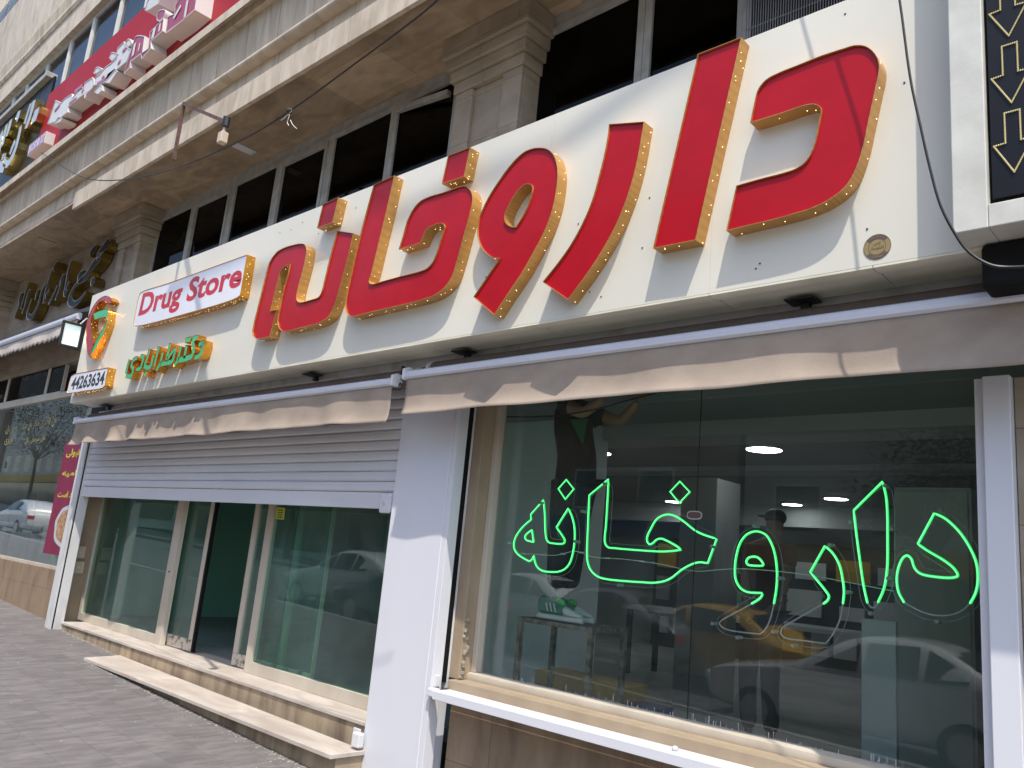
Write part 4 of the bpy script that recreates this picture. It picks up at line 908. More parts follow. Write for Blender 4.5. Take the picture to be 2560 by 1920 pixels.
def hand(parent, wrist, direc, palm_n, s=1.0, curl=.5):
    """palm and five fingers rooted inside it"""
    d = Vector(direc).normalized(); n_ = Vector(palm_n).normalized(); side = d.cross(n_).normalized(); W = Vector(wrist)
    skinned('palm', skin, [W, W+d*.045*s, W+d*.085*s], chain(0, 3), [(.024*s, .018*s), (.036*s, .016*s), (.036*s, .013*s)], parent, 1)
    for k, (off_, ln) in enumerate(((-.030, .070), (-.010, .082), (.010, .076), (.029, .060))):
        b0 = W+d*.078*s+side*off_*s; p1_ = b0+d*ln*.45*s+n_*ln*.12*s*curl; p2_ = p1_+(d*(1-curl*.5)+n_*curl*.7)*ln*.32*s; p3_ = p2_+(d*(1-curl)+n_*curl)*ln*.25*s
        skinned('finger', skin, [b0, p1_, p2_, p3_], chain(0, 4), [.0095*s, .009*s, .0082*s, .0068*s], parent, 1)
    b0 = W+d*.028*s-side*.026*s; p1_ = b0+(d*.6-side*.8)*.032*s; p2_ = p1_+(d*.85-side*.35+n_*.3)*.030*s
    skinned('thumb', skin, [b0, p1_, p2_], chain(0, 3), [.012*s, .0105*s, .008*s], parent, 1)
def pp(x, y, Y=YP): return at(x, y, Y)
per = thing('person', 'person in black T-shirt and dark trousers standing on the stool, arms raised', 'person', (pp(1395, 1550).x, YP, zst))
def off(v, dy=0, dz=0, dx_=0): return (v.x+dx_, v.y+dy, v.z+dz)
hip = pp(1422, 1190); wst = pp(1428, 1125); chs = pp(1410, 1060); shd = pp(1405, 1020); neck = pp(1412, 985); hd = pp(1420, 945)
kn = pp(1395, 1330); an = pp(1392, 1475)
V = [off(hip, .08), off(wst, .08), off(chs, .08), off(shd, .08), off(neck, .08), off(hd, .07), off(hd, .06, .10)]
Rr = [(.11, .09), (.10, .085), (.11, .085), (.10, .07), .052, .085, .07]
Ee = chain(0, 7)
elb = pp(1480, 1040); wrs = pp(1535, 1000)
b0 = len(V); V += [off(shd, -.06, .01, .07), off(elb, -.10), off(wrs, -.10)]; Rr += [.062, .046, .031]; Ee += [(3, b0), (b0, b0+1), (b0+1, b0+2)]
b1 = len(V); V += [off(shd, .24, .01, .08), off(pp(1492, 1035, YP), .30), off(pp(1545, 985), .26)]; Rr += [.060, .045, .031]; Ee += [(3, b1), (b1, b1+1), (b1+1, b1+2)]
b2 = len(V); V += [off(hip, .0, -.06, -.02), off(kn, .02), off(an, .02, 0, -.02)]; Rr += [.07, .055, .040]; Ee += [(0, b2), (b2, b2+1), (b2+1, b2+2)]
b3 = len(V); V += [off(hip, .17, -.06, -.02), off(kn, .18, 0, .02), off(an, .17, 0, -.05)]; Rr += [.07, .055, .040]; Ee += [(0, b3), (b3, b3+1), (b3+1, b3+2)]
skinned('body', skin, V, Ee, Rr, per)
skinned('trousers', denim, [off(hip, .08, .10), off(hip, .0, -.10, -.015), off(kn, .02), off(an, .02, .0, -.01), off(hip, .17, -.10, -.015), off(kn, .18, 0, .02), off(an, .17, .0, -.04)], [(0, 1), (1, 2), (2, 3), (0, 4), (4, 5), (5, 6)], [(.175, .14), (.122, .115), .092, .085, (.122, .115), .092, .085], per)
skinned('t_shirt', tshirt, [off(hip, .08, -.15), off(wst, .08), off(chs, .08), off(shd, .08, .02), off(shd, -.05, .01, .05), off(shd.lerp(elb, .65), -.09), off(shd, .22, .01, .05), off(shd.lerp(pp(1492, 1035), .65), .26)], [(0, 1), (1, 2), (2, 3), (3, 4), (4, 5), (3, 6), (6, 7)], [(.18, .155), (.17, .14), (.175, .135), (.145, .10), .088, .075, .088, .075], per)
hr = MB().ball(off(hd, .07, .06, -.02), .098, 8, .105).build('hair', hair, per, smooth=True)
for wv, dyy in ((wrs, -.10), (pp(1545, 985), .26)):
    hand(per, off(wv, dyy), (.7, 0, .7), (.6, .2, -.6), .95, .6)
# printed triangle on the shirt side
ta, tb_, tc = pp(1422, 1048, YP-.075), pp(1462, 1046, YP-.085), pp(1452, 1108, YP-.075)
MB().wall([[(ta.x, ta.z), (tb_.x, tb_.z), (tc.x, tc.z)]], YP-.062, YP-.050, fill1=True).build('shirt_print', shirt_green, per)
def shoe(dy, ddx):
    Y0 = YP+dy; w2 = .045; s = MB()
    A = lambda x, y: pp(x, y, Y0)
    bx, tx = pp(1335, 1545).x+ddx, pp(1452, 1552).x+ddx; L_ = tx-bx
    def sec(u, zt_, w_, z0=0): x = bx+L_*u; zt_ *= 1.42; z0 *= 1.3; return [(x, Y0-w_, zst+z0), (x, Y0-w_*.75, zst+zt_), (x, Y0+w_*.75, zst+zt_), (x, Y0+w_, zst+z0)]
    def loft(secs, nm, mt, par):
        m = MB(); n = 4; vs = [p for s_ in secs for p in s_]
        fs = [(i*n+k, i*n+(k+1) % n, (i+1)*n+(k+1) % n, (i+1)*n+k) for i in range(len(secs)-1) for k in range(n)]+[(0, 1, 2, 3), tuple((len(secs)-1)*n+k for k in (3, 2, 1, 0))]
        o = m.add(vs, fs).build(nm, mt, par, smooth=True); ss = o.modifiers.new('sub', 'SUBSURF'); ss.levels = 2; ss.render_levels = 2; return o
    r_ = loft([sec(0, .03, .036), sec(.1, .034, .042), sec(.5, .032, .042), sec(.8, .03, .046), sec(.97, .035, .03), sec(1, .03, .02)], 'sole', shoe_white, per)
    loft([sec(.02, .115, .034, .028), sec(.12, .12, .039, .03), sec(.3, .115, .038, .03), sec(.48, .098, .038, .03), sec(.6, .08, .039, .03)], 'upper', shoe_green, r_)
    loft([sec(.56, .088, .0395, .03), sec(.7, .07, .042, .03), sec(.88, .052, .038, .03), sec(.97, .042, .026, .03)], 'toe', shoe_white, r_)
    t = MB()
    for k in range(3):
        x = bx+L_*(.30+.085*k); t.add([(x, Y0-.041, zst+.062), (x+.012, Y0-.041, zst+.062), (x-.012, Y0-.0395, zst+.118), (x-.024, Y0-.0395, zst+.118)], [(0, 1, 2, 3)])
    t.build('side_stripe', shoe_white, r_)
    loft([sec(.40, .108, .024, .09), sec(.52, .112, .022, .085), sec(.6, .10, .02, .08)], 'tongue', shoe_neon, r_)
shoe(-.005, .028); shoe(.165, -.005)
# second person, bending, deeper inside
Y2 = 3.2
def p2(x, y): return at(x, y, Y2)
per2 = thing('person', 'person in maroon shirt and dark cap bending over deep inside the shop', 'person', (p2(1940, 1560).x, Y2, zf))
ph, pc_, ps = p2(1905, 1520), p2(1910, 1430), p2(1925, 1370)
hd2 = p2(1938, 1315)
V = [tuple(ph), tuple(pc_), tuple(ps), tuple(p2(1934, 1345)), tuple(hd2), off(hd2, -.03, .09)]; Rr = [(.11, .09), (.12, .09), (.11, .08), .052, .085, .075]; Ee = chain(0, 6)
for sgn, ex, ey, wx, wy in ((-1, 1985, 1430, 1990, 1490), (1, 1880, 1450, 1900, 1500)):
    b0 = len(V); V += [off(ps, -.08, -.02, -.18*sgn), tuple(p2(ex, ey)+Vector((0, -.12, 0))), tuple(p2(wx, wy)+Vector((0, -.25, 0)))]; Rr += [.062, .048, .032]; Ee += [(2, b0), (b0, b0+1), (b0+1, b0+2)]
for sgn in (-1, 1):
    b0 = len(V); V += [off(ph, 0, -.08, .09*sgn), (ph.x+.1*sgn, Y2-.03, zf+.48), (ph.x+.1*sgn, Y2+.02, zf+.09), (ph.x+.12*sgn, Y2-.14, zf+.04)]; Rr += [.095, .062, .042, .036]; Ee += [(0, b0), (b0, b0+1), (b0+1, b0+2), (b0+2, b0+3)]
skinned('body', skin, V, Ee, Rr, per2)
skinned('shirt', maroon, [off(ph, 0, -.06), tuple(pc_), off(ps, 0, .01), off(ps, -.08, -.02, .2), tuple(p2(1985, 1425)+Vector((0, -.10, 0))), off(ps, -.08, -.02, -.2), tuple(p2(1880, 1440)+Vector((0, -.10, 0)))], [(0, 1), (1, 2), (2, 3), (3, 4), (2, 5), (5, 6)], [(.175, .14), (.18, .14), (.165, .11), .085, .066, .085, .066], per2)
skinned('trousers', denim, [off(ph, 0, .07), off(ph, 0, -.1, .09), (ph.x+.1, Y2-.03, zf+.48), (ph.x+.1, Y2+.02, zf+.1), off(ph, 0, -.1, -.09), (ph.x-.1, Y2-.03, zf+.48), (ph.x-.1, Y2+.02, zf+.1)], [(0, 1), (1, 2), (2, 3), (0, 4), (4, 5), (5, 6)], [(.17, .14), .11, .08, .07, .11, .08, .07], per2)
cap_ = MB().ball(off(hd2, .0, .075), .095, 8, .075).box(hd2.x-.07, hd2.x+.07, Y2-.19, Y2-.07, hd2.z+.06, hd2.z+.075).build('cap', hair, per2, smooth=True)
for wx, wy in ((1990, 1490), (1900, 1500)): hand(per2, tuple(p2(wx, wy)+Vector((0, -.25, 0))), (0, -.6, -.8), (0, -.8, .6), .95, .5)
# ================================================================== LEFT NEIGHBOUR SHOP
YL = .62
aL = thing('scalloped_awning', 'half open pale awning with scalloped edge above the left neighbour shop window', 'awning', (-14, .1, at(0, 880, .2).z))
YA = .18; xA0, xA1 = -19.5, at(194, 787, YA).x
zA = (at(0, 859, YA).z+at(194, 787, YA).z)/2
zAb = at(0, 853, YA).z
MB().prof([(YA, zA-.05), (YA-.015, zA-.02), (YA-.01, zA+.03), (YA+.03, zA+.05), (YA+.06, zA+.04), (YA+.06, zA-.05)], xA0, xA1).build('front_bar', bar_white, aL, smooth=True)
MB().hexa([(xA0, YA+.02, zA+.051), (xA1, YA+.02, zA+.051), (xA1, YL-.03, zA+.20), (xA0, YL-.03, zA+.20)], [(xA0, YA+.02, zA+.055), (xA1, YA+.02, zA+.055), (xA1, YL-.03, zA+.205), (xA0, YL-.03, zA+.205)]).build('canopy', fabric_grey, aL)
MB().box(xA0, xA1+.1, YL-.15, YL-.03, zA+.21, zA+.30).build('cassette', fabric_grey, aL, bevel=.01)
hv = zA-at(0, 893, YA).z; n = int((xA1-xA0)/.03); vs = []; fs = []
for i in range(n+1):
    x = xA0+.02+(xA1-xA0-.04)*i/n; s_ = abs(math.sin(x*math.pi/.19)); w_ = .012*math.sin(x*6)
    for j in range(5):
        v = j/4; vs.append((x, YA+.02+w_*v, zA-.051-(hv-.05-.035*s_)*v))
for i in range(n):
    for j in range(4): a = i*5+j; fs.append((a, a+1, a+6, a+5))
o = MB().add(vs, fs).build('valance', fabric_pink, aL, smooth=True); so_ = o.modifiers.new('cloth', 'SOLIDIFY'); so_.thickness = .002
for k, xx in enumerate((xA1-.02, xA1-1.9)):
    MB().tube([(xx, YA+.05, zA-.02), (xx-.5, YA+.20, zA+.04), (xx-.12, YL-.05, zA+.10)], .022, 8).build('folding_arm', black_iron, aL)
shp = thing('neighbour_shop_front', 'left neighbour shop front with tall glass panes, dark upper lights and a stone plinth', 'shop front', (-14.5, YL, zg(-14, .6)))
g7 = G(0, 760, .3974)
zb0 = at(*g7(0, 665), YL).z; zb1 = at(*g7(0, 635), YL).z
zg0 = (at(0, 1388, YL).z+at(127, 1412, YL).z)/2
XSR = -11.92
MB().box(-24, XSR, YL-.03, YL+.06, zb0, zb1).build('transom', alu_beige, shp, bevel=.004)
MB().box(-24, XSR, YL, YL+.05, zg0-.05, zg0).build('bottom_frame', alu_beige, shp, bevel=.004)
xs_ = [-24, at(*g7(30, 1400), YL).x-2.4, at(*g7(30, 1400), YL).x-1.2, at(*g7(60, 1300), YL).x, at(*g7(215, 1300), YL).x, XSR]
for a, b_ in zip(xs_, xs_[1:]): MB().box(a+.003, b_-.003, YL+.01, YL+.018, zg0+.001, zb0-.001).build('glass_pane', glass_win, shp)
xs_ = [-24, at(*g7(-60, 560), YL).x, at(*g7(38, 560), YL).x, at(*g7(280, 560), YL).x, at(*g7(385, 540), YL).x]
for a, b_ in zip(xs_, xs_[1:]): frame(a+.003, b_-.003, zb1+.001, Z(2.75), .035, YL, .05, alu_beige, 'upper_light', shp, glass_dark)
MB().box(-24, XSR, .60, .92, zg(-20, .6)-.5, zg0-.051).build('plinth', stone_brown, shp)
ls = thing('neighbour_interior', 'dark interior with pale counters behind the left neighbour shop window', 'shop interior', (-16, 3, zg(-16, .6)))
BX('interior_floor', in_floor, -24, -12.62, .93, 4.5, zg(-16, .6), zg(-16, .6)+.02, parent=ls)
BX('back_wall', in_wall, -24, -12.62, 4.5, 4.6, zg(-16, .6)+.02, Z(2.6), parent=ls)
BX('interior_ceiling', dark_room, -24, -12.62, .70, 4.6, Z(2.601), Z(2.7), parent=ls)
BX('side_wall', in_wall, -12.62, -12.605, .70, 4.5, zg(-16, .6)+.02, Z(2.6), parent=ls)
BX('side_wall', in_grey, -24.1, -24, .70, 4.5, zg(-16, .6)+.02, Z(2.6), parent=ls)
for k in range(5): BX('counter', in_white, -21+k*1.7, -19.6+k*1.7, 1.5, 2.1, zg(-16, .6)+.021, zg(-16, .6)+.9+.15*(k % 2), parent=ls, bevel=.01)
# gold writing on the glass
for body, tq_, nm in (('نان فانتزی مادر نان داد', ((140, 745), (362, 680), (355, 768), (140, 800)), 0), ('نان سرسی نان', ((155, 845), (285, 815), (282, 865), (155, 885)), 0), ('سیر نان', ((35, 765), (110, 745), (108, 805), (35, 820)), 0), ('بربری', ((28, 850), (82, 840), (80, 880), (28, 890)), 0)):
    text(shape(body), Q(g7, YL+.004, *tq_), gold_print, 'gold_lettering', shp, .01)
bn = thing('hanging_banner', 'tall magenta banner with yellow writing and a dish picture in the neighbour shop window', 'banner', at(*g7(330, 1560), YL-.01))
YB = YL-.008; xb0, xb1 = at(*g7(270, 1560), YB).x, at(*g7(395, 1480), YB).x; zb_0 = at(*g7(270, 1565), YB).z; zb_1 = at(*g7(430, 865), YB).z
xb1 = XSR+.0
MB().box(xb0, xb1, YB, YB+.003, zb_0, zb_1).build('sheet', magenta, bn)
hB = zb_1-zb_0
def bq(v0, v1, u0=.12, u1=1.02): return [(xb0+(xb1-xb0)*u0, YB, zb_1-hB*v0), (xb0+(xb1-xb0)*u1, YB, zb_1-hB*v0), (xb0+(xb1-xb0)*u1, YB, zb_1-hB*v1), (xb0+(xb1-xb0)*u0, YB, zb_1-hB*v1)]
text(shape('استانبولی'), bq(.07, .15), yellow_print, 'lettering', bn, .03, .001)
text(shape('و بامیه'), bq(.26, .33), yellow_print, 'lettering', bn, .03, .001)
text(shape('موجود است'), bq(.45, .52), yellow_print, 'lettering', bn, .03, .001)
cxb, czb = xb0+(xb1-xb0)*.66, zb_1-hB*.75
def el(rx, rz, n=32, wob=0): return [(cxb+rx*(1+wob*math.sin(7*t))*math.cos(t), czb+rz*(1+wob*math.cos(5*t))*math.sin(t)) for t in [2*math.pi*k/n for k in range(n)]]
MB().wall([el((xb1-xb0)*.42, hB*.185, wob=.04)], YB-.001, YB-.0002).build('dish_picture', dish, bn)
MB().wall([el((xb1-xb0)*.34, hB*.15, wob=.05)], YB-.002, YB-.0012).build('food_picture', food, bn)
# gold calligraphy on the stone front
g8 = G(20, 570, .1386); YGf = .44
CAL = [[(1825, 200, 50), (1790, 270, 85), (1720, 350, 60), (1650, 440, 50), (1615, 520, 45), (1700, 480, 35), (1640, 570, 45), (1560, 640, 75), (1480, 735, 50), (1430, 850, 70), (1330, 930, 50), (1270, 985, 35), (1180, 1090, 35), (1110, 1270, 70), (1170, 1375, 45), (1290, 1300, 30), (1400, 1160, 26)],
       [(1340, 850, 70), (1290, 890, 90), (1250, 930, 50)], [(1585, 310, 30), (1555, 370, 60), (1520, 400, 40), (1500, 440, 60), (1470, 490, 30)], [(1555, 890, 20), (1530, 950, 85), (1500, 1050, 25)],
       [(1150, 580, 26), (1090, 780, 34), (1060, 950, 40), (1045, 1120, 90), (1015, 1240, 40)], [(1110, 970, 26), (1075, 1050, 30), (1050, 1120, 40)],
       [(1005, 830, 30), (975, 930, 75), (945, 1060, 45), (900, 1180, 35), (850, 1295, 28)], [(890, 1040, 24), (850, 1150, 36), (790, 1270, 36), (735, 1360, 24)],
       [(800, 740, 22), (740, 930, 36), (690, 1130, 60), (650, 1350, 62)], [(755, 1110, 24), (710, 1190, 32), (670, 1240, 40)], [(885, 600, 20), (850, 700, 80), (825, 790, 24)],
       [(680, 1010, 22), (610, 1140, 36), (550, 1370, 46), (460, 1560, 46), (390, 1615, 40), (350, 1550, 46), (380, 1420, 36), (430, 1285, 22)], [(545, 1110, 18), (520, 1190, 60), (490, 1295, 20)],
       [(395, 1105, 30), (370, 1190, 72), (335, 1280, 46), (300, 1420, 34), (250, 1530, 26)], [(370, 970, 22), (310, 1180, 34), (230, 1460, 34)], [(245, 1165, 28), (215, 1270, 66), (200, 1390, 40), (110, 1620, 26)]]
cal = thing('gold_calligraphy', 'large dark gold Persian calligraphy letters standing off the beige stone front', 'lettering', (-13.5, .5, at(60, 780, YGf).z))
wsc = (at(150, 680, YGf)-at(151, 680, YGf)).length*.1386*.85
for k, lp in enumerate(strokes(CAL, g8, YGf, wsc, 3)):
    o = MB().wall([lp], YGf, YGf+.14, fill0=False).build('letter', old_gold, cal)
    li = offs(lp, -.010); n = len(lp)
    MB().wall([li], YGf+.004, YGf+.004, sides=False).build('face', black_glass, o)
    MB().add([(x, YGf, z) for x, z in lp]+[(x, YGf+.003, z) for x, z in li], [(i, (i+1) % n, n+(i+1) % n, n+i) for i in range(n)]).build('rim', silver_trim, o)
# floodlight at the sign's left end
XF = sx0-.22
fl = thing('floodlight', 'lit white LED floodlight in a black frame at the left end of the sign', 'floodlight', (XF, -.1, at(178, 878, 0).z))
fy0 = atX(150, 832, XF).y; fy1 = atX(203, 848, XF).y
fz0 = (atX(150, 863, XF).z+atX(190, 878, XF).z)/2; fz1 = (atX(160, 799, XF).z+atX(215, 816, XF).z)/2
m = MB(); t = (fz1-fz0)*.09
m.box(XF, XF+.03, fy0, fy1, fz1-t, fz1); m.box(XF, XF+.03, fy0, fy1, fz0, fz0+t); m.box(XF, XF+.03, fy0, fy0+t, fz0+t, fz1-t); m.box(XF, XF+.03, fy1-t, fy1, fz0+t, fz1-t)
m.build('frame', black_iron, fl, bevel=.005)
MB().hexa([(XF-.10, fy0+.06, fz0+.06), (XF-.002, fy0+.004, fz0+.004), (XF-.002, fy1-.004, fz0+.004), (XF-.10, fy1-.06, fz0+.06)], [(XF-.10, fy0+.06, fz1-.06), (XF-.002, fy0+.004, fz1-.004), (XF-.002, fy1-.004, fz1-.004), (XF-.10, fy1-.06, fz1-.06)]).build('housing', black_iron, fl)
cyf, czf = (fy0+fy1)/2, (fz0+fz1)/2; hw, hh = (fy1-fy0)/2-t, (fz1-fz0)/2-t
m = MB(); A_ = [(XF+.006, cyf+a*hw, czf+b_*hh) for a, b_ in ((-1, -1), (1, -1), (1, 1), (-1, 1))]; B_ = [(XF-.0, cyf+a*hw*.45, czf+b_*hh*.45) for a, b_ in ((-1, -1), (1, -1), (1, 1), (-1, 1))]
m.add(A_+B_, [(0, 1, 5, 4), (1, 2, 6, 5), (2, 3, 7, 6), (3, 0, 4, 7)]); m.build('reflector', flood_glass, fl)
MB().add(B_, [(0, 1, 2, 3)]).build('led_panel', flood_led, fl)
MB().tube([(XF-.03, fy1-.05, fz1-.01), (XF-.02, fy1+.02, fz1+.10), (XF-.03, .45, fz1+.05)], .014, 6).build('arm', white_dull, fl)
MB().box(XF-.06, XF-.02, .2, .5, fz0-.55, fz0-.47).tube([(XF-.04, .3, fz0-.70), (XF-.04, .3, fz0-.30)], .05, 8).build('junction', black_iron, fl)
# ================================================================== UPPER SIGNS
YR = -.22
g4 = G(100, 0, .2411); g9 = G(0, 0, 460/2212)
zr_top = at(*g9(1186, 590), YR).z; zr_bot = zw3+.02
xr0 = at(*g9(560, 1250), YR).x
rs = thing('red_shop_sign', 'upper floor red sign board carrying big white sided letters', 'shop sign', (-7, YR, zr_bot))
MB().box(xr0, -1, YR, YR+.05, zr_bot, zr_top).build('board', red_sheet, rs, bevel=.004)
LD = .30; YF = YR-.20
def up(txt, g=g4): return [xz(trace(txt, g, YF, 4))]
UP = [('C75,1285 C140,1095 C160,1035 C215,1065 C255,1020 C330,970 C335,1010 C400,930 C440,900 C455,930 C460,860 C540,800 C560,830 C560,880 C460,1025 C455,975 C290,1105 C285,1160 C160,1260', letter_white),
      ('C565,870 C572,800 C620,762 C680,690 C740,650 C790,600 C800,500 C870,430 C890,480 C945,510 C895,640 C770,735 C690,830 C590,890', letter_white),
      ('C665,850 C700,760 C780,700 C800,740 C720,860', letter_white),
      ('C552,760 S575,705 S600,690 C640,712 C600,752', letter_white), ('C715,600 S735,550 S760,540 C812,562 C742,630', letter_white), ('C880,450 S905,410 S925,398 C957,450 C902,490', letter_white),
      ('C865,765 C932,560 C955,470 S990,380 S1030,365 C1085,372 C1062,540 C1120,500 C1140,330 C1190,280 C1285,185 C1268,320 C1150,430 C1150,500 C1052,612 C1042,560 C940,640 C930,700', letter_red),
      ('C1300,348 C1325,168 C1390,140 C1400,60 C1470,-60 C1640,-130 C1605,100 C1450,235', letter_red),
      ('S1208,200 S1225,120 S1265,95 S1300,110 S1285,170 S1240,215', letter_red), ('C1085,110 C1110,10 C1145,-40 C1270,-85 C1225,35 C1120,105', letter_white),
      ('C560,955 C580,920 C625,870 C645,890 C640,935 C600,975', letter_white), ('C150,1285 C165,1240 C195,1205 C235,1225 C210,1260', letter_white)]
for k, (tr, mt) in enumerate(UP):
    lp = up(tr)
    o = MB().wall(lp, YF, YR-.001, fill0=False).build('letter', letter_white, rs)
    MB().wall([offs(lp[0], -.012)], YF+.006, YF+.006, sides=False).build('face', mt, o)
    MB().add([(x, YF, z) for x, z in lp[0]]+[(x, YF, z) for x, z in offs(lp[0], -.012)], [(i, (i+1) % len(lp[0]), len(lp[0])+(i+1) % len(lp[0]), len(lp[0])+i) for i in range(len(lp[0]))]).build('rim', letter_white, o)
cutl = [[(150, 1150, 14), (205, 1085, 14)], [(300, 1075, 12), (375, 1015, 12)], [(480, 975, 14), (535, 930, 14)], [(640, 810, 14), (665, 790, 14)], [(805, 665, 14), (835, 620, 14)], [(855, 530, 14), (890, 500, 14)], [(360, 950, 20), (440, 885, 20)], [(430, 965, 10), (455, 900, 10)], [(590, 870, 16), (680, 815, 12)],
  [(960, 580, 22), (985, 450, 22)], [(1020, 530, 10), (1035, 450, 10)], [(1165, 400, 26), (1190, 290, 26)], [(1235, 325, 12), (1245, 245, 12)], [(1385, 190, 18), (1460, 60, 18)], [(1500, 180, 18), (1530, 0, 18)]]
ws4 = (at(300, 140, YF)-at(301, 140, YF)).length*.2411*.7
for k, lp in enumerate(strokes(cutl, g4, YF-.002, ws4, 1)): MB().wall([lp], YF-.004, YF-.001).build('inlay', crimson if k < 9 else letter_white, rs)
g3 = G(0, 200, .1567)
dk = thing('dark_shop_sign', 'dark sign board with shiny gold letters at the upper left edge', 'shop sign', (-14, YR, zr_bot))
zd_top = at(*g3(350, 420), YR+.02).z
MB().box(-24, xr0-.01, YR+.02, YR+.06, zr_bot, zd_top).build('board', black_glass, dk, bevel=.004)
MB().box(-24, at(*g3(770, 120), YR).x, YR-.07, YR+.10, zd_top+.005, zd_top+.10).build('canopy_strip', pvc_grey, dk, bevel=.006)
GL = [[(545, 310, 50), (500, 470, 70), (450, 640, 70), (410, 775, 40)], [(490, 360, 40), (440, 540, 60), (390, 700, 40)], [(590, 440, 70), (560, 560, 90), (530, 680, 60)], [(305, 480, 50), (270, 600, 80), (250, 650, 40)],
      [(175, 620, 50), (140, 760, 60), (100, 900, 40)], [(110, 690, 40), (60, 900, 56), (35, 1050, 40)], [(330, 720, 40), (290, 920, 50), (220, 1150, 60), (120, 1330, 46), (60, 1290, 40), (90, 1160, 40)], [(240, 960, 50), (190, 1080, 50), (150, 1190, 34)], [(20, 820, 50), (0, 1000, 60), (-30, 1200, 50)], [(60, 1160, 40), (30, 1280, 50)], [(-60, 1340, 60), (-10, 1380, 60), (60, 1420, 40)]]
YK = YR-.12
wsc = (at(40, 330, YK)-at(41, 330, YK)).length*.1567*.8
for lp in strokes(GL, g3, YK, wsc, 3):
    o = MB().wall([lp], YK, YR+.019, fill0=False).build('letter', bright_brass, dk)
    MB().wall([offs(lp, -.006)], YK+.006, YK+.006, sides=False).build('face', silver_trim, o)
# small phone board at the red sign's lower left
YQ = YR-.14
qb = [at(*g3(*p), YQ) for p in ((462, 1050), (745, 800), (745, 1000), (440, 1165))]
zq0, zq1 = at(*g3(590, 1085), YQ).z, at(*g3(600, 930), YQ).z
pb = thing('phone_sign', 'small red phone number box at the lower left corner of the upper red sign', 'shop sign', qb[3])
MB().box(qb[3].x, qb[1].x, YQ, YR-.002, zq0, zq1).build('case', letter_white, pb, bevel=.005)
MB().box(qb[3].x+.015, qb[1].x-.015, YQ-.003, YQ-.0005, zq0+.015, zq1-.015).build('face', crimson, pb)
text('0912 87 80 127', [(qb[3].x+.03, YQ-.004, zq1-.03), (qb[1].x-.03, YQ-.004, zq1-.03), (qb[1].x-.03, YQ-.004, zq0+.03), (qb[3].x+.03, YQ-.004, zq0+.03)], white_acrylic, 'lettering', pb, .02)
# rusty bracket and hanging holder
YBk = -.45
bk2 = thing('rusty_bracket', 'rusty steel angle bracket sticking out in front of the cornice', 'bracket', at(433, 402, YBk))
a_, b_, c_ = at(461, 256, YBk), at(434, 400, YBk), at(563, 304, YBk-.50)
MB().tube([a_, b_], .022, 4).build('upright', rusty, bk2)
MB().tube([a_+Vector((.0, -.0, -.02)), c_], .022, 4).build('arm', rusty, bk2)
MB().tube([c_+Vector((.02, 0, .03)), c_+Vector((.02, .0, -.05))], .03, 8).build('clamp', black_iron, bk2)
hl = thing('lamp_holder', 'small cream lamp holder hanging from the rusty bracket', 'lamp holder', c_+Vector((0, 0, -.3)))
yh = YBk-.5
h0, h1, h2 = at(561, 316, yh), at(559, 332, yh), at(557, 357, yh)
MB().box(h1.x-.035, h1.x+.035, yh-.03, yh+.03, h2.z, h1.z).build('socket', plastic_cream, hl, bevel=.006)
MB().tube([h0, h1], [.008, .016], 6).build('cord', string_white, hl)
# ---- wires
def wire(name, lab, pts, r, mat, cat='cable'):
    ps = [at(x, y, Y) for x, y, Y in pts]; q = []
    for i in range(len(ps)-1):
        p0, p1, p2_, p3 = ps[max(i-1, 0)], ps[i], ps[i+1], ps[min(i+2, len(ps)-1)]
        for k in range(6):
            t = k/6; q.append(.5*((2*p1)+(p2_-p0)*t+(2*p0-5*p1+4*p2_-p3)*t*t+(3*p1-p0-3*p2_+p3)*t**3))
    q.append(ps[-1]); return MB().tube(q, r, 6).build(name, mat, label=lab, cat=cat)
wire('overhead_cable', 'thin dark cable sagging in front of the brown soffit', [(1120, -30, -1.0), (1060, 30, -1.0), (900, 150, -1.0), (724, 278, -1.0), (600, 352, -1.0), (440, 420, -.95), (300, 450, -.8), (200, 440, -.6), (104, 382, -.45)], .006, cable_black)
kn_ = thing('tied_string', 'frayed white string tied round the cable under the soffit', 'string', at(724, 300, -1.0))
MB().ball(at(723, 277, -1.0), .022, 5).build('knot', cable_black, kn_)
for tr in ('C722,284 S712,294 C702,301', 'C724,286 S720,300 S718,305 C722,314', 'C726,300 S732,312 C742,322', 'C724,282 S730,276 C728,272'):
    MB().tube(trace(tr, I, -1.0, 5, False), .0024, 5).build('string_end', string_white, kn_)
wire('hanging_cable', 'black cable running down in front of the right end of the sign', [(2080, -560, -.30), (2103, -472, -.30), (2131, -388, -.30), (2169, -258, -.30), (2208, -153, -.30), (2236, -72, -.30), (2252, 20, -.30), (2275, 190, -.30), (2300, 310, -.30), (2325, 420, -.29), (2350, 510, -.28), (2385, 580, -.26), (2420, 628, -.24), (2470, 660, -.22), (2520, 668, -.20), (2600, 664, -.20)], .006, cable_black)
pc_c = [at(x, y, 0)+SUN*(3.1/-SUN.y) for x, y in ((1900, 30), (1640, 190), (1385, 372), (1110, 490), (900, 585), (700, 668), (560, 728), (420, 790))]
MB().tube(pc_c, .034, 8).build('street_cable', cable_black, label='thick black cable strung high over the pavement, out of the picture', cat='cable')
wire('window_cable', 'black cable stretched behind the top of the show window glass', [(1195, 1036, .70), (1260, 1042, .80), (1380, 1040, .84), (1480, 1025, .84), (1560, 1004, .84), (1640, 982, .84)], .006, cable_black)
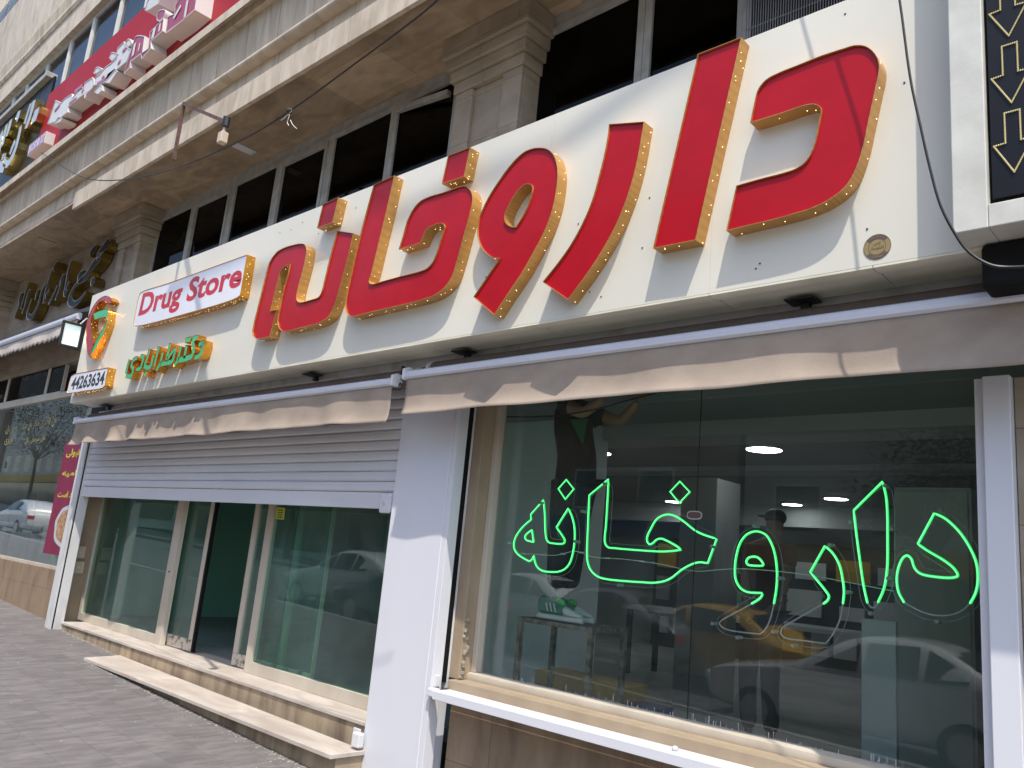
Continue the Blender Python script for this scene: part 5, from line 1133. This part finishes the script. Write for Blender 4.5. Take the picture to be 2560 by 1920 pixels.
# ================================================================== RIGHT ARROW BOX
YX = -.185
xL = at(2376, 300, YX).x; zbx = at(2389, 583, YX).z
ab = thing('arrow_light_box', 'tall sign box with black face and gold LED down arrows at the right edge', 'light box sign', (xL+.6, -.1, zbx))
xin = at(2462, 300, YX).x; zin = at(2470, 510, YX).z; xRR = 1.3
MB().box(xL, xin, YX, -.002, zbx, Z(5)).build('frame', cream_frame, ab, bevel=.004)
MB().box(xin+.001, xRR, YX, -.002, zbx, zin).build('frame', cream_frame, ab, bevel=.004)
MB().box(xin+.001, xRR, YX+.05, -.004, zin+.001, Z(5)).build('case', gasket, ab)
MB().box(xin+.012, xRR, YX+.028, YX+.032, zin+.028, Z(5)).build('face', black_glass, ab, bevel=.002)
MB().box(xL+.06, xRR, -.03, .28, zbx-.20, zbx-.002).build('base', gasket, ab, bevel=.02)
gR = G(1920, 0, K); YV = YX+.026
tl, tr_ = at(*gR(2020, 405), YV), at(*gR(2150, 362), YV); bar = at(*gR(1932, 686), YV); tip = at(*gR(2115, 884), YV); tip3 = at(*gR(2155, 1480), YV); nk = at(*gR(2035, 650), YV)
pitch_ = tip.z-tip3.z; xc = (tl.x+tr_.x)/2; hw_ = (tr_.x-tl.x)/2
zt_ = (tl.z+tr_.z)/2
for k in range(-1, 4):
    z0 = pitch_*k; pts = [(xc-hw_, zt_+z0), (xc-hw_, nk.z+z0), (bar.x, bar.z+z0), (xc, tip.z+z0), (2*xc-bar.x, bar.z+z0), (xc+hw_, nk.z+z0), (xc+hw_, zt_+z0)]
    m = MB()
    for a, b_ in zip(pts, pts[1:]+pts[:1]):
        a, b_ = Vector(a), Vector(b_); n = max(2, int((b_-a).length/.0072))
        for i in range(n): q = a+(b_-a)*(i/n); m.ball((q.x, YV-.002, q.y), .0046, 2)
    m.build('led_arrow', led_gold, ab)
# ================================================================== ACROSS THE STREET (seen in the glass)
def car(lab, cat, paint, x, y, hatch=False, flip=1):
    zr = zg(x, -5.2)-.16
    o = thing('parked_car', lab, cat, (x, y, zr), 'cars mirrored in the glass')
    L_ = 2.1
    st = [(-1.0, .42, .60, None), (-.97, .30, .74, None), (-.85, .22, .82, None), (-.55, .20, .90, None), (-.32, .20, .93, 1.02), (-.10, .20, .95, 1.40), (.20, .20, .97, 1.46), (.48, .20, .98, 1.42), (.70 if not hatch else .86, .22, .98, 1.10 if not hatch else 1.20), (.90, .26, .95, None), (.98, .34, .86, None), (1.0, .45, .65, None)]
    def ring(s): 
        X, z0, zb_, zr_ = s; wd = .84 if abs(X) < .9 else .76; zt = zr_ if zr_ else zb_+.03; wt = .60 if zr_ and zr_ > 1.3 else .74
        half = [(wd*.9, z0), (wd, z0+.15), (wd, zb_-.12), (wd*.97, zb_), (wt, zt-.03), (wt*.8, zt+.02)]
        return [(X*L_*flip, a, b) for a, b in half]+[(X*L_*flip, -a, b) for a, b in half[::-1]]
    R_s = [ring(s) for s in st]; n = len(R_s[0]); vs = [(x+p[0], y+p[1], zr+p[2]) for r in R_s for p in r]
    fs = [(i*n+k, i*n+(k+1) % n, (i+1)*n+(k+1) % n, (i+1)*n+k) for i in range(len(R_s)-1) for k in range(n)]+[tuple(range(n)), tuple((len(R_s)-1)*n+k for k in range(n-1, -1, -1))]
    b = MB().add(vs, fs).build('body', paint, o, smooth=True); ss = b.modifiers.new('sub', 'SUBSURF'); ss.levels = 1; ss.render_levels = 2
    for sd in (-1, 1):
        for u0, u1, b0, b1, t0, t1 in ((-.24, .02, .99, .99, 1.02, 1.33), (.05, .36, .99, .99, 1.35, 1.38), (.39, .62, 1.0, 1.02, 1.36, 1.12)):
            P_ = [(u0, b0), (u1, b1), (u1, t1), (u0+.02, t0)]
            q = [Vector((x+u*L_*flip, y+sd*(.82 if z < 1.05 else .67), zr+z)) for u, z in P_]
            MB().hexa(q, [v+Vector((0, sd*.01, 0)) for v in q]).build('side_window', car_glass, o)
    for (ua, za), (ub, zb_), nm in (((-.31, 1.02), (-.13, 1.36), 'windscreen'), ((.74, 1.06), (.53, 1.37), 'rear_window')):
        q = [Vector((x+(ua-.012 if ua < 0 else ua+.012)*L_*flip, y-.66, zr+za)), Vector((x+(ua-.012 if ua < 0 else ua+.012)*L_*flip, y+.66, zr+za)), Vector((x+(ub-.012 if ua < 0 else ub+.012)*L_*flip, y+.52, zr+zb_)), Vector((x+(ub-.012 if ua < 0 else ub+.012)*L_*flip, y-.52, zr+zb_))]
        MB().quad(*q).build(nm, car_glass, o)
    for u in (-.62, .60):
        for sd in (-1, 1):
            c_ = Vector((x+u*L_*flip, y+sd*.74, zr+.31)); wl = MB().tube([c_-Vector((0, .1, 0)), c_+Vector((0, .1, 0))], .31, 20).build('wheel', tyre, o, bevel=.02)
            MB().tube([c_+Vector((0, sd*.101, 0)), c_+Vector((0, sd*.106, 0))], .20, 14).build('rim', rimm, wl)
    for sd in (-1, 1):
        MB().box(*sorted((x+flip*L_*.985, x+flip*L_*1.005)), y+sd*.62-.14, y+sd*.62+.14, zr+.68, zr+.82).build('tail_light', red_lens, o, bevel=.01)
        MB().box(*sorted((x-flip*L_*.99, x-flip*L_*1.005)), y+sd*.58-.16, y+sd*.58+.16, zr+.58, zr+.70).build('headlight', clear_lens, o, bevel=.01)
    return o
car('white saloon car mirrored large in the lower right of the show window', 'car', car_white, -4.1, -6.6)
car('yellow taxi mirrored in the middle of the show window', 'taxi', car_yellow, -6.9, -8.55, flip=-1)
car('grey saloon car mirrored beside the stool in the show window', 'car', car_grey, -9.6, -7.9)
car('white estate car mirrored in the left door pane', 'car', car_white, -16.5, -7.2, True)
car('black saloon car mirrored low in the door panes', 'car', car_black, -13.6, -6.7)
car('white saloon car mirrored between the sliding door leaves', 'car', car_white, -12.2, -9.6, flip=-1)
car('white hatchback mirrored in the neighbour shop window', 'car', car_white, -38.5, -6.9, True)
for X0, X1, Y_, hh, mt, lab in ((-140, -92, -19, 22, plaster_b, 'tall brick faced apartment block at the far end of the street'), (-91, -53, -19.5, 19, plaster_a, 'tall pale apartment block far along the street'), (-52, -30, -19, 13, plaster_a, 'pale plaster apartment block across the street beside the brick one'), (-29.5, -13, -19.5, 15, plaster_b, 'brick faced apartment block across the street'), (-12.5, 6, -19, 12, plaster_a, 'pale plaster apartment block across the street, nearest right')):
    b = thing('apartment_block', lab, 'building', ((X0+X1)/2, Y_-4, zg((X0+X1)/2, -5.2)), 'buildings across the street')
    zb_ = zg((X0+X1)/2, -5.2)-.5
    MB().box(X0, X1, Y_-8, Y_, zb_, zb_+hh).build('wall', mt, b)
    for fl_ in range(1, int(hh/3)):
        x = X0+1
        while x+1.6 < X1:
            w_ = MB().box(x, x+1.5, Y_+.001, Y_+.05, zb_+fl_*3+.9, zb_+fl_*3+2.4).build('window', pvc_white, b); MB().box(x+.08, x+1.42, Y_+.051, Y_+.056, zb_+fl_*3+.98, zb_+fl_*3+2.32).build('pane', car_glass, w_); x += 2.9
    MB().box(X0+.5, X1-.5, Y_+.001, Y_+.06, zb_+.6, zb_+2.9).build('shop_windows', car_glass, b)
    MB().box(X0+.3, X1-.3, Y_+.061, Y_+.35, zb_+2.95, zb_+3.6).build('shop_fascia', blue_tool if mt is plaster_b else yellow_tool, b)
def tree(x, y, h_, lab):
    z0 = zg(x, -5.2); t = thing('street_tree', lab, 'tree', (x, y, z0), 'street trees across the road')
    r2 = random.Random(int(x*10))
    MB().tube([(x, y, z0-.2), (x+.05, y, z0+h_*.25), (x-.05, y+.05, z0+h_*.5)], [.16, .12, .08], 8).build('trunk', bark, t)
    m = MB(); lm = MB()
    for k in range(9):
        a = k*.7; e = Vector((x+math.cos(a)*h_*.2*r2.uniform(.6, 1.2), y+math.sin(a)*h_*.2*r2.uniform(.6, 1.2), z0+h_*r2.uniform(.55, .9)))
        lm.tube([(x-.03, y+.03, z0+h_*.42), e], [.05, .015], 5)
        for j in range(330):
            d = Vector((r2.gauss(0, 1), r2.gauss(0, 1), r2.gauss(0, .8)))*h_*.075; p = e+d; s_ = r2.uniform(.05, .11)
            u = Vector((r2.gauss(0, 1), r2.gauss(0, 1), r2.gauss(0, .5))).normalized(); v = u.orthogonal().normalized()
            m.add([p-u*s_, p-v*s_*.4, p+u*s_, p+v*s_*.4], [(0, 1, 2, 3)])
    lm.build('limbs', bark, t); 
    o = bpy.data.meshes.new('crown'); o.from_pydata([v-Vector((x, y, z0)) for v in m.v], [], m.f); o.materials.append(leaf); ob = bpy.data.objects.new('crown', o); COL.objects.link(ob); ob.parent = t
tree(-20, -15.5, 7, 'leafy street tree mirrored in the neighbour shop glass'); tree(-33, -15.5, 8, 'taller leafy street tree mirrored in the neighbour shop glass'); tree(-52, -15.5, 9, 'leafy street tree far along the road'); tree(-68, -15.5, 9, 'leafy street tree at the far end of the road'); tree(-6, -15.8, 6.5, 'leafy street tree opposite the show window')
# litter on the pavement
m = MB()
for k in range(70):
    x = rr.uniform(-11, -4.5); y = rr.uniform(-2.2, .3); r = rr.uniform(.002, .006); m.ball((x, y, zg(x, y)+.001), r, 3, r*.4)
m.build('pavement_grit', in_white, kind='stuff', label='pale grit and cigarette ends scattered on the pavement')
